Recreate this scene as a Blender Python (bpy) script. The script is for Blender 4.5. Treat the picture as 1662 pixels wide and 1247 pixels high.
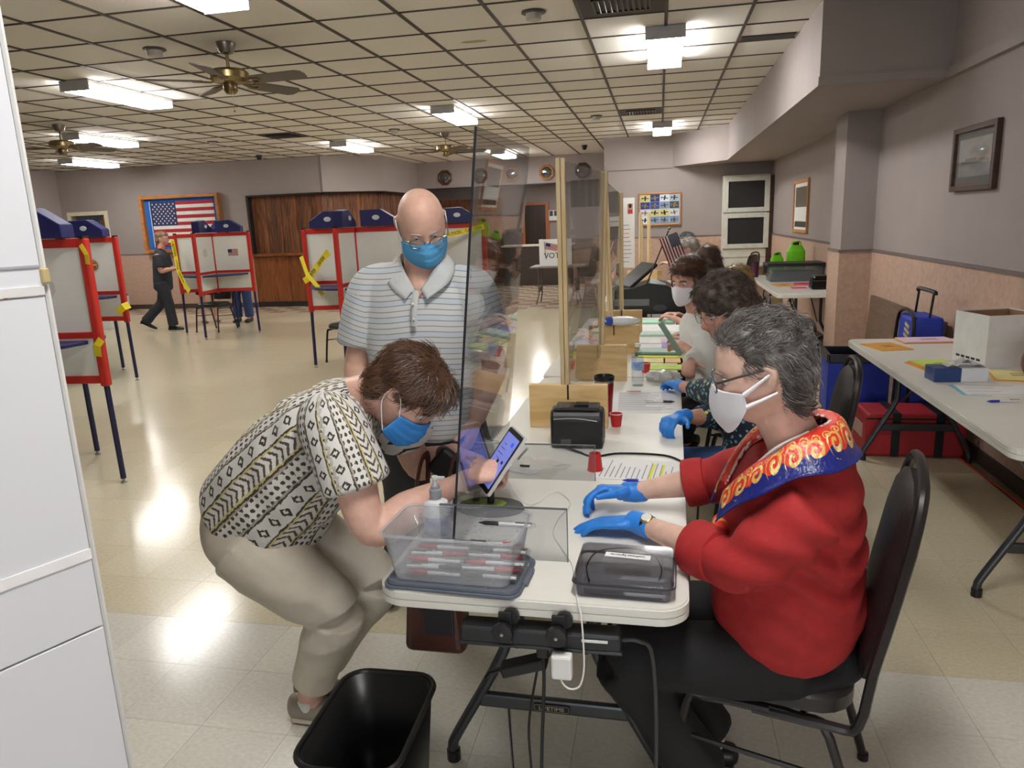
import bpy, bmesh, math, random
import numpy as np
from mathutils import Vector as V, Matrix as Mx
random.seed(4); rng = np.random.default_rng(4)
for o in list(bpy.data.objects): bpy.data.objects.remove(o)
scn = bpy.context.scene; COL = scn.collection
PI = math.pi; R = math.radians
# ---------------- camera, world, exposure ----------------
CAMZ = 1.60; CEIL = 3.04; TS = .61
yaw, pitch, roll = R(11.618), R(12.571), R(-2.248)
fw = V((-math.sin(yaw)*math.cos(pitch), math.cos(yaw)*math.cos(pitch), -math.sin(pitch)))
rt = V((math.cos(yaw), math.sin(yaw), 0)); up_ = rt.cross(fw)
rt2 = math.cos(roll)*rt + math.sin(roll)*up_; up2 = -math.sin(roll)*rt + math.cos(roll)*up_
cd = bpy.data.cameras.new('camera'); cam = bpy.data.objects.new('camera', cd); COL.objects.link(cam)
cd.sensor_width = 36; cd.lens = 36*1184.43/1662; cd.clip_start = .05; cd.clip_end = 100
cam.matrix_world = Mx((( rt2.x, up2.x, -fw.x, 0), (rt2.y, up2.y, -fw.y, 0), (rt2.z, up2.z, -fw.z, CAMZ), (0, 0, 0, 1)))
scn.camera = cam
w = bpy.data.worlds.new('world'); scn.world = w; w.use_nodes = True
w.node_tree.nodes['Background'].inputs[0].default_value = (.9, .95, 1, 1); w.node_tree.nodes['Background'].inputs[1].default_value = .02
vs = scn.view_settings; vs.view_transform = 'Standard'; vs.look = 'None'; vs.exposure = 0.5; vs.gamma = 1; vs.use_curve_mapping = False
LAMP = 26.0       # emission of the fluorescent fixtures' diffusers
# daylight through the glazed entrance behind the camera
al = bpy.data.lights.new('entrance_daylight', 'AREA'); al.shape = 'RECTANGLE'; al.size = 2.3; al.size_y = 2.0; al.energy = 14; al.color = (.93, .97, 1); al.spread = R(100)
alo = bpy.data.objects.new('entrance_daylight', al); COL.objects.link(alo); alo.location = (.55, -3.12, 1.08); alo.rotation_euler = (R(90-14), 0, R(0))
# ---------------- materials ----------------
def lin(c):
    return tuple(((x/255)/12.92 if x/255 <= .04045 else ((x/255+.055)/1.055)**2.4) for x in c)
MAT = {}
def nodes(m):
    m.use_nodes = True; nt = m.node_tree; return nt, nt.nodes, nt.links
def M(name, rgb, rough=.5, metal=0, var=.06, scale=12, bump=0, bscale=60, spec=.5, coat=0, emit=0, alpha=1, trans=0, sss=0, stretch=(1, 1, 1), rgb2=None):
    """rgb in 0-255 sRGB; a noise varies it slightly (or blends to rgb2)"""
    if name in MAT: return MAT[name]
    m = bpy.data.materials.new(name); nt, N, L = nodes(m); b = N['Principled BSDF']
    c = lin(rgb); b.inputs['Roughness'].default_value = rough; b.inputs['Metallic'].default_value = metal
    b.inputs['Specular IOR Level'].default_value = spec; b.inputs['Coat Weight'].default_value = coat
    b.inputs['Transmission Weight'].default_value = trans
    if sss: b.inputs['Subsurface Weight'].default_value = sss; b.inputs['Subsurface Radius'].default_value = (.01, .004, .002)
    tc = N.new('ShaderNodeTexCoord'); mp = N.new('ShaderNodeMapping'); mp.inputs['Scale'].default_value = stretch
    L.new(tc.outputs['Object'], mp.inputs[0])
    nz = N.new('ShaderNodeTexNoise'); nz.inputs['Scale'].default_value = scale; nz.inputs['Detail'].default_value = 4
    L.new(mp.outputs[0], nz.inputs[0])
    cr = N.new('ShaderNodeValToRGB'); L.new(nz.outputs[0], cr.inputs[0])
    cr.color_ramp.elements[0].position = .3; cr.color_ramp.elements[1].position = .7
    c2 = lin(rgb2) if rgb2 else tuple(min(1, x*(1+var)) for x in c); c1 = c if rgb2 else tuple(x*(1-var) for x in c)
    cr.color_ramp.elements[0].color = (*c1, 1); cr.color_ramp.elements[1].color = (*c2, 1)
    L.new(cr.outputs[0], b.inputs['Base Color'])
    if bump:
        n2 = N.new('ShaderNodeTexNoise'); n2.inputs['Scale'].default_value = bscale; n2.inputs['Detail'].default_value = 3
        L.new(mp.outputs[0], n2.inputs[0]); bp = N.new('ShaderNodeBump'); bp.inputs['Strength'].default_value = bump; bp.inputs['Distance'].default_value = .01
        L.new(n2.outputs[0], bp.inputs['Height']); L.new(bp.outputs[0], b.inputs['Normal'])
    if emit: b.inputs['Emission Color'].default_value = (*c, 1); b.inputs['Emission Strength'].default_value = emit
    MAT[name] = m; return m
def clear(name, tint=(.9, .92, .93), rough=.02, refl=1.0, white=0):
    """thin clear sheet: transparent with fresnel reflection, optionally milky"""
    if name in MAT: return MAT[name]
    m = bpy.data.materials.new(name); nt, N, L = nodes(m); N.remove(N['Principled BSDF']); out = N['Material Output']
    t = N.new('ShaderNodeBsdfTransparent'); t.inputs[0].default_value = (*tint, 1)
    g = N.new('ShaderNodeBsdfGlossy'); g.inputs['Roughness'].default_value = rough; g.inputs[0].default_value = (refl, refl, refl, 1)
    lw = N.new('ShaderNodeLayerWeight'); lw.inputs[0].default_value = .5; pw = N.new('ShaderNodeMath'); pw.operation = 'POWER'; pw.inputs[1].default_value = 5; L.new(lw.outputs['Facing'], pw.inputs[0])
    fr = N.new('ShaderNodeMapRange'); fr.inputs[3].default_value = .035; fr.inputs[4].default_value = .9; L.new(pw.outputs[0], fr.inputs[0])
    mx = N.new('ShaderNodeMixShader'); L.new(fr.outputs[0], mx.inputs[0]); L.new(g.outputs[0], mx.inputs[2])
    if white:
        d = N.new('ShaderNodeBsdfDiffuse'); d.inputs[0].default_value = (.92, .94, .96, 1)
        tl = N.new('ShaderNodeBsdfTranslucent'); tl.inputs[0].default_value = (.92, .94, .96, 1)
        dm = N.new('ShaderNodeMixShader'); L.new(d.outputs[0], dm.inputs[1]); L.new(tl.outputs[0], dm.inputs[2])
        nz = N.new('ShaderNodeTexNoise'); nz.inputs['Scale'].default_value = 30
        mr = N.new('ShaderNodeMapRange'); mr.inputs[3].default_value = white*.97; mr.inputs[4].default_value = white*1.03; L.new(nz.outputs[0], mr.inputs[0])
        m2 = N.new('ShaderNodeMixShader'); L.new(mr.outputs[0], m2.inputs[0]); L.new(t.outputs[0], m2.inputs[1]); L.new(dm.outputs[0], m2.inputs[2]); L.new(m2.outputs[0], mx.inputs[1])
    else: L.new(t.outputs[0], mx.inputs[1])
    L.new(mx.outputs[0], out.inputs[0]); MAT[name] = m; return m
def wood(name, a, b, axis='Z', sc=7, rough=.45, dist=1.5):
    if name in MAT: return MAT[name]
    m = bpy.data.materials.new(name); nt, N, L = nodes(m); p = N['Principled BSDF']; p.inputs['Roughness'].default_value = rough
    tc = N.new('ShaderNodeTexCoord'); mp = N.new('ShaderNodeMapping'); L.new(tc.outputs['Object'], mp.inputs[0])
    s = [sc*3]*3; s['XYZ'.index(axis)] = sc*.35; mp.inputs['Scale'].default_value = s
    oi = N.new('ShaderNodeObjectInfo'); cx = N.new('ShaderNodeCombineXYZ'); mu = N.new('ShaderNodeMath'); mu.operation = 'MULTIPLY'; mu.inputs[1].default_value = 40
    L.new(oi.outputs['Random'], mu.inputs[0]); [L.new(mu.outputs[0], cx.inputs[i]) for i in range(3)]; L.new(cx.outputs[0], mp.inputs['Location'])
    nz = N.new('ShaderNodeTexNoise'); nz.inputs['Scale'].default_value = 1; nz.inputs['Detail'].default_value = 6; nz.inputs['Distortion'].default_value = dist; L.new(mp.outputs[0], nz.inputs[0])
    cr = N.new('ShaderNodeValToRGB'); L.new(nz.outputs[0], cr.inputs[0]); cr.color_ramp.elements[0].position = .32; cr.color_ramp.elements[1].position = .68
    cr.color_ramp.elements[0].color = (*lin(a), 1); cr.color_ramp.elements[1].color = (*lin(b), 1)
    hv = N.new('ShaderNodeHueSaturation'); mr = N.new('ShaderNodeMapRange'); mr.inputs[3].default_value = .75; mr.inputs[4].default_value = 1.2
    L.new(oi.outputs['Random'], mr.inputs[0]); L.new(mr.outputs[0], hv.inputs['Value']); L.new(cr.outputs[0], hv.inputs['Color']); L.new(hv.outputs[0], p.inputs['Base Color'])
    MAT[name] = m; return m
def rnd_tone(m, lo=.93, hi=1.06):
    """slight per-piece tone, from the object's random id"""
    nt, N, L = nodes(m); p = N['Principled BSDF']; ln = p.inputs['Base Color'].links[0]; src = ln.from_socket
    hv = N.new('ShaderNodeHueSaturation'); oi = N.new('ShaderNodeObjectInfo'); mr = N.new('ShaderNodeMapRange'); mr.inputs[3].default_value = lo; mr.inputs[4].default_value = hi
    L.new(oi.outputs['Random'], mr.inputs[0]); L.new(mr.outputs[0], hv.inputs['Value']); L.new(src, hv.inputs['Color']); L.new(hv.outputs[0], p.inputs['Base Color']); return m
white = M('white_plastic', (226, 226, 224), .45); black = M('black_plastic', (22, 22, 24), .4); dkgrey = M('dark_grey_metal', (62, 64, 68), .4, .6)
wallm = M('wall_vinyl', (158, 148, 145), .7, bump=.25, bscale=220, var=.03, scale=3); wains = M('wainscot_carpet', (190, 160, 142), .9, bump=.5, bscale=160, var=.1, scale=26)
railm = M('wall_rail', (112, 100, 96), .6); redm = M('red_frame', (190, 44, 34), .4); navy = M('navy_plastic', (32, 34, 86), .42)
paper = M('paper_white', (236, 236, 236), .7, var=.01); clearm = clear('acrylic', (.87, .88, .89), refl=.9); cleargl = clear('clear_glass', (.97, .97, .97))
pine = wood('pine', (196, 160, 104), (222, 192, 140), 'X', 6); pinez = wood('pine_slat', (206, 178, 128), (226, 204, 160), 'Z', 6)
brass = M('antique_brass', (140, 122, 88), .3, .9); steel = M('brushed_steel', (170, 170, 172), .3, .9); inkm = M('ink', (40, 40, 44), .7); yellowm = M('caution_yellow', (226, 208, 40), .4)
# ---------------- mesh helpers ----------------
PENDING = []        # objects are linked to the scene at the end, so that evaluating a body mesh stays quick
def lk(o): PENDING.append(o); return o
def evaluated(o):
    COL.objects.link(o); bpy.context.view_layer.update(); me = bpy.data.meshes.new_from_object(o.evaluated_get(bpy.context.evaluated_depsgraph_get())); bpy.data.objects.remove(o); return me
def thing(name, label, cat, loc=(0, 0, 0), rz=0, group=None):
    o = bpy.data.objects.new(name, None); lk(o); o.location = loc; o.rotation_euler = (0, 0, rz); o.empty_display_size = .05
    o['label'] = label; o['category'] = cat
    if group: o['group'] = group
    return o
def tag(o, label, cat, group=None):
    o['label'] = label; o['category'] = cat
    if group: o['group'] = group
    return o
def struct(o): o['kind'] = 'structure'; return o
def frame(a, b):
    t = (b-a).normalized(); u = V((0, 0, 1)) if abs(t.z) < .95 else V((0, 1, 0)); s = t.cross(u).normalized(); return t, s, s.cross(t)
class MB:
    def __init__(s): s.v = []; s.f = []; s.mi = []; s.m = 0; s.X = None
    def av(s, p):
        p = V(p); s.v.append(tuple(s.X @ p if s.X else p)); return len(s.v)-1
    def af(s, *i): s.f.append(tuple(i)); s.mi.append(s.m)
    def box(s, c, d, rot=None, taper=1):
        c = V(c); q = Mx.Rotation(rot, 3, 'Z') if isinstance(rot, (int, float)) else rot; k = []
        for z in (-.5, .5):
            t = taper if z > 0 else 1
            for x, y in ((-.5, -.5), (.5, -.5), (.5, .5), (-.5, .5)):
                p = V((x*d[0]*t, y*d[1]*t, z*d[2])); k.append(s.av(c+(q @ p if q else p)))
        for f in ((3, 2, 1, 0), (4, 5, 6, 7), (0, 1, 5, 4), (1, 2, 6, 5), (2, 3, 7, 6), (3, 0, 4, 7)): s.af(*[k[i] for i in f])
        return s
    def b2(s, a, b): return s.box([(a[i]+b[i])/2 for i in range(3)], [abs(b[i]-a[i]) for i in range(3)])
    def bar(s, a, b, wd, h):
        a = V(a); b = V(b); t, sd, u = frame(a, b); k = []
        for p in (a, b):
            for x, y in ((-1, -1), (1, -1), (1, 1), (-1, 1)): k.append(s.av(p+sd*x*wd/2+u*y*h/2))
        for f in ((3, 2, 1, 0), (4, 5, 6, 7), (0, 1, 5, 4), (1, 2, 6, 5), (2, 3, 7, 6), (3, 0, 4, 7)): s.af(*[k[i] for i in f])
        return s
    def prism(s, poly, z0, z1, sc1=1.0):
        n = len(poly); cx = sum(p[0] for p in poly)/n; cy = sum(p[1] for p in poly)/n
        a = [s.av((p[0], p[1], z0)) for p in poly]; b = [s.av((cx+(p[0]-cx)*sc1, cy+(p[1]-cy)*sc1, z1)) for p in poly]
        s.af(*a[::-1]); s.af(*b)
        for i in range(n): s.af(a[i], a[(i+1) % n], b[(i+1) % n], b[i])
        return s
    def tube(s, pts, r, n=8, smooth=0, closed=False, flat=1):
        pts = [V(p) for p in pts]
        if smooth: pts = crom(pts, smooth, closed)
        N = len(pts); rr = r if isinstance(r, (list, tuple)) else [r]*N
        if len(rr) != N: rr = [float(q) for q in np.interp(np.linspace(0, 1, N), np.linspace(0, 1, len(rr)), rr)]
        rings = []; ref = None
        for i in range(N):
            t = ((pts[(i+1) % N] if closed or i < N-1 else pts[i])-(pts[i-1] if closed or i > 0 else pts[i])).normalized()
            if ref is None: ref = V((0, 0, 1)) if abs(t.z) < .9 else V((1, 0, 0))
            sd = t.cross(ref)
            if sd.length < 1e-4: sd = t.orthogonal()
            sd.normalize(); ref = sd.cross(t)
            rings.append([s.av(pts[i]+rr[i]*(math.cos(2*PI*k/n)*sd+math.sin(2*PI*k/n)*ref*flat)) for k in range(n)])
        for i in range(N if closed else N-1):
            a, b = rings[i], rings[(i+1) % N]
            for k in range(n): s.af(a[k], a[(k+1) % n], b[(k+1) % n], b[k])
        if not closed: s.af(*rings[0][::-1]); s.af(*rings[-1])
        return s
    def lathe(s, prof, c=(0, 0, 0), n=24, X=None):
        c = V(c); rings = []
        for r, z in prof:
            rings.append([s.av(c+(X @ V((r*math.cos(2*PI*k/n), r*math.sin(2*PI*k/n), z)) if X else V((r*math.cos(2*PI*k/n), r*math.sin(2*PI*k/n), z)))) for k in range(n)])
        for a, b in zip(rings, rings[1:]):
            for k in range(n): s.af(a[k], a[(k+1) % n], b[(k+1) % n], b[k])
        s.af(*rings[0][::-1]); s.af(*rings[-1]); return s
    def grid(s, P, thick=0):
        """P[i][j] of points -> sheet"""
        I = [[s.av(p) for p in row] for row in P]
        for i in range(len(I)-1):
            for j in range(len(I[0])-1): s.af(I[i][j], I[i][j+1], I[i+1][j+1], I[i+1][j])
        return s
    def ball(s, c, r, n=16, rot=None):
        c = V(c); r = (r, r, r) if isinstance(r, (int, float)) else r; rows = []
        for i in range(1, n//2):
            a = PI*i/(n//2); rows.append([s.av(c+(rot @ V((r[0]*math.sin(a)*math.cos(2*PI*k/n), r[1]*math.sin(a)*math.sin(2*PI*k/n), r[2]*math.cos(a))) if rot else V((r[0]*math.sin(a)*math.cos(2*PI*k/n), r[1]*math.sin(a)*math.sin(2*PI*k/n), r[2]*math.cos(a))))) for k in range(n)])
        z = V((0, 0, r[2])); z = rot @ z if rot else z; t = s.av(c+z); b = s.av(c-z)
        for k in range(n): s.af(t, rows[0][k], rows[0][(k+1) % n]); s.af(b, rows[-1][(k+1) % n], rows[-1][k])
        for A, B in zip(rows, rows[1:]):
            for k in range(n): s.af(A[k], B[k], B[(k+1) % n], A[(k+1) % n])
        return s
    def mesh(s, name, mats, smooth=False):
        me = bpy.data.meshes.new(name); me.from_pydata(s.v, [], s.f)
        for m in (mats if isinstance(mats, (list, tuple)) else [mats]): me.materials.append(m)
        if isinstance(mats, (list, tuple)): me.polygons.foreach_set('material_index', s.mi)
        if smooth: me.shade_smooth(); me.set_sharp_from_angle(angle=R(40))
        me.update(); return me
    def build(s, name, mats, parent=None, smooth=False, bevel=0, loc=None, rot=None, world=False, solid=0, seg=2):
        if world and parent is not None:
            inv = (Mx.Translation(parent.location) @ parent.rotation_euler.to_matrix().to_4x4()).inverted(); s.v = [tuple(inv @ V(p)) for p in s.v]
        o = lk(bpy.data.objects.new(name, s.mesh(name, mats, smooth))); o.parent = parent
        if loc: o.location = loc
        if rot: o.rotation_euler = rot
        if solid: md = o.modifiers.new('solid', 'SOLIDIFY'); md.thickness = solid; md.offset = 0
        if bevel: md = o.modifiers.new('bevel', 'BEVEL'); md.width = bevel; md.segments = seg; md.limit_method = 'ANGLE'
        return o
def crom(P, n, closed=False):
    out = []; N = len(P)
    for i in range(N if closed else N-1):
        g = (lambda k: P[k % N]) if closed else (lambda k: P[max(0, min(N-1, k))])
        a, b, c, d = g(i-1), g(i), g(i+1), g(i+2)
        for j in range(n):
            t = j/n; out.append(.5*((2*b)+(c-a)*t+(2*a-5*b+4*c-d)*t*t+(3*b-a-3*c+d)*t**3))
    if not closed: out.append(P[-1])
    return out
def rrect(w, d, r, n=6, cx=0, cy=0):
    p = []
    for qx, qy, a0 in ((1, 1, 0), (-1, 1, 90), (-1, -1, 180), (1, -1, 270)):
        for k in range(n+1):
            a = R(a0+90*k/n); p.append((cx+qx*(w/2-r)+r*math.cos(a), cy+qy*(d/2-r)+r*math.sin(a)))
    return p
def inst(mesh, name, parent, loc, rot=None, scale=None):
    o = lk(bpy.data.objects.new(name, mesh)); o.parent = parent; o.location = loc
    if rot: o.rotation_euler = rot
    if scale: o.scale = scale
    return o
def copy_tree(o, parent=None):
    c = o.copy(); lk(c); c.parent = parent
    for ch in o.children: copy_tree(ch, c)
    return c
def text(body, size, mat, parent, M4, name='lettering', ext=.0006, align='CENTER', sx=1):
    cu = bpy.data.curves.new('t', 'FONT'); cu.body = body; cu.size = size; cu.extrude = ext; cu.align_x = align; cu.align_y = 'CENTER'; cu.resolution_u = 2
    me = evaluated(bpy.data.objects.new('t', cu)); bpy.data.curves.remove(cu)
    me.transform(Mx.Diagonal((sx, 1, 1, 1))); me.materials.clear(); me.materials.append(mat); me.name = name
    o = lk(bpy.data.objects.new(name, me)); o.parent = parent; o.matrix_local = M4; return o
def axes(o, x, y):
    """matrix with local x,y axes, origin o"""
    x = V(x).normalized(); z = x.cross(V(y)).normalized(); y = z.cross(x)
    return Mx(((x.x, y.x, z.x, o[0]), (x.y, y.y, z.y, o[1]), (x.z, y.z, z.z, o[2]), (0, 0, 0, 1)))
def project(p):
    d = V(p)-V((0, 0, CAMZ)); z = d.dot(fw)
    return (831+1184.43*d.dot(rt2)/z, 623.5-1184.43*d.dot(up2)/z, z) if z > .05 else (9e9, 9e9, -1)
def inview(p, mg=60):
    x, y, z = project(p); return z > 0 and -mg < x < 1662+mg and -mg < y < 1247+mg

# ================= SETTING =================
# --- floor: 12 inch vinyl tiles ---
def tile_mat(name, a, b):
    m = M(name, a, .17, rgb2=b, scale=55, stretch=(1, 1.6, 1), spec=.5, bump=.02, bscale=9)
    return rnd_tone(m, .97, 1.03)
tcream = tile_mat('vinyl_cream', (198, 188, 160), (212, 203, 178)); tgrey = tile_mat('vinyl_grey', (205, 202, 190), (220, 217, 208)); trose = tile_mat('vinyl_rose', (176, 140, 122), (196, 164, 146))
FX0, FX1, FY0, FY1 = -13.3, 2.0, -3.2, 17.5
floor = MB().b2((FX0, FY0, -.06), (FX1, 21.0, -.0035)).build('floor', M('floor_grout', (120, 112, 90), .8)); struct(floor)
TW = .3085
def tmesh(mat): return MB().box((0, 0, -.003), (TW-.0012, TW-.0012, .006)).mesh('floor_tile', mat)
tm = {0: tmesh(tcream), 1: tmesh(tgrey), 2: tmesh(trose)}
cells = []
for i in range(-44, 8):
    for j in range(-19, 62):
        x = .981+(i-3.5)*TW; y = 2.49+(j+.5)*TW
        if not (FX0 < x-.1 and x+.1 < FX1 and y < 21): continue
        kind = 1 if j < 0 else (2 if (y > 13.2 and (i+j) % 2 and x < -1) else 0)
        cells.append((x, y, kind))
vis = sorted([c for c in cells if inview((c[0], c[1], 0), 30)], key=lambda c: c[0]**2+c[1]**2)
near = vis[:300]; nearset = set(near); rest = [c for c in cells if c not in nearset]
for x, y, k in near: inst(tm[k], 'floor_tile', floor, (x, y, 0))
b = MB()
for x, y, k in rest: b.m = k; b.box((x, y, -.003), (TW-.0012, TW-.0012, .006))
o = b.build('floor_tile_field', [tcream, tgrey, trose], floor); o['kind'] = 'stuff'
# --- ceiling: suspended grid, 2 ft tiles ---
tile_m = rnd_tone(M('ceiling_tile', (226, 222, 214), .9, var=.07, scale=90, bump=.35, bscale=140), .96, 1.03); gridm = M('grid_bar', (62, 50, 44), .5)
ceil = MB().b2((FX0, FY0, CEIL+.03), (FX1, 17.5, CEIL+.08)).build('ceiling', M('ceiling_void', (40, 38, 36), .9)); struct(ceil)
gx = lambda c: (c-8.931)*TS
gy = lambda r: (r+8.613)*TS
special = {(8, 0), (8, 9), (-1, 9), (2, 16)}
cm = MB().box((0, 0, .008), (TS-.004, TS-.004, .016)).mesh('ceiling_tile', tile_m); cells = []
for c in range(-13, 12):
    for r in range(-14, 20):
        x, y = gx(c)+TS/2, gy(r)+TS/2
        if x < FX0 or x > FX1-.2 or y > 17.6 or (c, r) in special: continue
        if x > 1.2 and y > 5.9: continue
        cells.append((x, y))
vis = sorted([c for c in cells if inview((c[0], c[1], CEIL), 40) and c[1] < 14.6], key=lambda c: c[0]**2+c[1]**2)
near = vis[:300]; nearset = set(near)
for x, y in near: inst(cm, 'ceiling_tile', ceil, (x, y, CEIL+.003))
b = MB()
for x, y in cells:
    if (x, y) not in nearset: b.box((x, y, CEIL+.011), (TS-.004, TS-.004, .016))
o = b.build('ceiling_tile_field', tile_m, ceil); o['kind'] = 'stuff'
for c in range(-12, 12):
    if FX0 < gx(c) < 1.9: MB().b2((gx(c)-.0125, FY0, CEIL-.006), (gx(c)+.0125, 17.4, CEIL+.004)).build('grid_bar', gridm, ceil)
for r in range(-14, 16):
    MB().b2((FX0, gy(r)-.0075, CEIL-.005), (1.9, gy(r)+.0075, CEIL+.004)).build('grid_cross_bar', gridm, ceil)
# --- walls ---
def wallbox(name, a, b, mat=wallm, parent=None):
    o = MB().b2(a, b).build(name, mat, parent)
    return o if parent else struct(o)
RZ = 1.19
wr = wallbox('wall_right', (2.0, FY0, 0), (2.12, 14.4, CEIL))
MB().b2((1.988, FY0, 0), (2.0, 14.3, RZ)).build('wainscot', wains, wr); MB().b2((1.978, FY0, RZ), (2.0, 14.3, RZ+.022)).build('chair_rail', railm, wr)
bs = MB().b2((1.972, FY0, 0), (1.988, 14.3, .09)).build('baseboard_right', M('base_brown', (70, 56, 48), .6)); struct(bs)
# ledge band above on the right wall nearer than the soffit
tr = MB().b2((1.965, FY0, 2.46), (2.0, 5.93, 2.53)).build('trim_1', wallm); struct(tr)
pl = wallbox('wall_pillar', (1.71, 7.6, 0), (2.0, 8.05, 2.47)); 
b = MB().b2((1.697, 7.588, 0), (2.0, 8.062, RZ)).build('wainscot', wains, pl); MB().b2((1.687, 7.578, RZ), (2.0, 8.07, RZ+.022)).build('chair_rail', railm, pl)
# soffit along the right wall
p = [(1.13, 5.95), (1.13, 13.27), (.24, 14.35), (2.0, 14.35), (2.0, 5.95)]
sf = MB().prism(p[::-1], 2.47, CEIL+.02).build('wall_soffit', wallm); struct(sf)
MB().bar((1.12, 5.945, 2.50), (2.0, 5.945, 2.50), .02, .06).build('soffit_lip', wallm, sf)
MB().bar((1.128, 5.95, 2.478), (1.128, 13.27, 2.478), .012, .016).build('corner_bead', wallm, sf)
wbr = wallbox('wall_back_right', (-1.02, 14.35, 0), (2.12, 14.5, CEIL))
wbr2 = MB().b2((-1.02, 14.5, 0), (-.9, 17.5, CEIL)).build('wall_return', wallm, wbr)
MB().b2((-1.03, 14.335, 0), (2.0, 14.35, RZ)).build('wainscot', wains, wbr); MB().b2((-1.03, 14.328, RZ), (2.0, 14.35, RZ+.02)).build('chair_rail', railm, wbr)
MB().b2((-1.02, 14.34, 2.44), (.24, 14.352, 2.452)).build('wall_seam', railm, wbr)
# back wall (left part) with door 1 and the bar opening
wb = wallbox('wall_back', (-13.3, 14.4, 2.33), (-6.8, 14.55, CEIL))
MB().b2((-13.3, 14.4, 0), (-12.78, 14.55, 2.33)).build('wall_panel', wallm, wb)
MB().b2((-12.78, 14.4, 2.08), (-11.93, 14.55, 2.33)).build('wall_panel', wallm, wb)
MB().b2((-11.93, 14.4, 0), (-8.47, 14.55, 2.33)).build('wall_panel', wallm, wb)
MB().b2((-11.85, 14.386, 0), (-8.47, 14.4, RZ)).build('wainscot', wains, wb); MB().b2((-11.85, 14.38, RZ), (-8.47, 14.4, RZ+.02)).build('chair_rail', railm, wb)
bs = MB().b2((-11.85, 14.37, 0), (-8.47, 14.386, .1)).build('baseboard_back', M('base_brown', (70, 56, 48))); struct(bs)
d1 = MB().b2((-12.86, 14.37, 0), (-12.78, 14.41, 2.16)).b2((-11.93, 14.37, 0), (-11.85, 14.41, 2.16)).b2((-12.78, 14.37, 2.08), (-11.93, 14.41, 2.16)).build('door_1', M('cream_paint', (226, 216, 190), .5)); struct(d1)
MB().b2((-12.05, 14.45, 0), (-11.98, 15.25, 2.05)).build('door_leaf', wood('door_brown', (110, 66, 38), (138, 88, 52)), d1)
MB().b2((-13.6, 16.6, 0), (-11.0, 16.7, 2.6)).build('room_wall', wallm, d1); MB().b2((-13.6, 14.55, 2.35), (-11.0, 16.6, 2.4)).build('room_ceiling', white, d1)
cb = MB().b2((-12.75, 15.2, .0), (-12.15, 15.7, 2.0)).b2((-12.7, 15.19, 1.2), (-12.2, 15.2, 1.9)).build('storage_cabinet', white, None, bevel=.01); tag(cb, 'white storage cabinet seen through the cream-framed doorway', 'cabinet')
bk = MB().b2((-12.13, 15.25, 0), (-12.0, 15.5, 1.95)).build('banner_roll', M('purple_print', (96, 78, 150)), None, bevel=.01); tag(bk, 'purple printed banner standing inside the cream-framed doorway', 'banner')
# angled bar wall above the shutters
plankm = wood('plank_brown', (74, 42, 26), (142, 88, 52), 'Z', 5, .5); counter = wood('counter_oak', (104, 58, 30), (146, 88, 46), 'Z', 4, .35); darkm = M('dark_trim', (34, 28, 26), .6)
wa = MB().prism([(-6.8, 14.4), (-5.83, 15.2), (-5.83, 17.5), (-5.7, 17.5), (-5.7, 15.1), (-6.7, 14.3)], 2.33, CEIL).build('wall_bar', wallm)
wa.data.transform(Mx.Identity(4)); struct(wa)
path = [V((-8.47, 14.52, 0)), V((-6.86, 14.52, 0)), V((-5.95, 15.27, 0)), V((-5.95, 17.3, 0))]
pk = MB().box((0, 0, .6), (.112, .018, 1.2)).mesh('plank', plankm)
for a, bb in zip(path, path[1:]):
    L_ = (bb-a).length; n = max(1, round(L_/.116)); ang = math.atan2(bb.y-a.y, bb.x-a.x)
    for k in range(n):
        q = a.lerp(bb, (k+.5)/n); q.z = 1.12; off = .006*((k % 3)-1); q = q+V((math.sin(ang), -math.cos(ang), 0))*off
        inst(pk, 'plank', wa, q, (0, 0, ang), (L_/n/.116, 1, 1))
    nrm = V((math.sin(ang), -math.cos(ang), 0))
    b = MB(); b.bar(a+nrm*.1+V((0, 0, 2.315)), bb+nrm*.1+V((0, 0, 2.315)), .14, .035); b.build('shutter_trim', darkm, wa)
    b = MB(); b.bar(a+nrm*.06+V((0, 0, 1.1)), bb+nrm*.06+V((0, 0, 1.1)), .3, .05); b.build('bar_ledge', counter, wa)
    n2 = max(1, round(L_/.8))
    for k in range(n2):
        s0 = a.lerp(bb, k/n2)+nrm*.1; s1 = a.lerp(bb, (k+1)/n2-.006)+nrm*.1
        MB().bar(s0+V((0, 0, .59)), s1+V((0, 0, .59)), .04, .96).build('counter_panel', counter, wa, bevel=.004)
    MB().bar(a+nrm*.1+V((0, 0, .055)), bb+nrm*.1+V((0, 0, .055)), .05, .11).build('toe_kick', darkm, wa)
    MB().bar(a+nrm*-.03+V((0, 0, 1.2)), bb+nrm*-.03+V((0, 0, 1.2)), .03, 2.4).build('backing', darkm, wa)
MB().b2((-8.49, 14.38, 1.1), (-8.44, 14.55, 2.33)).build('shutter_jamb', darkm, wa)
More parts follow.
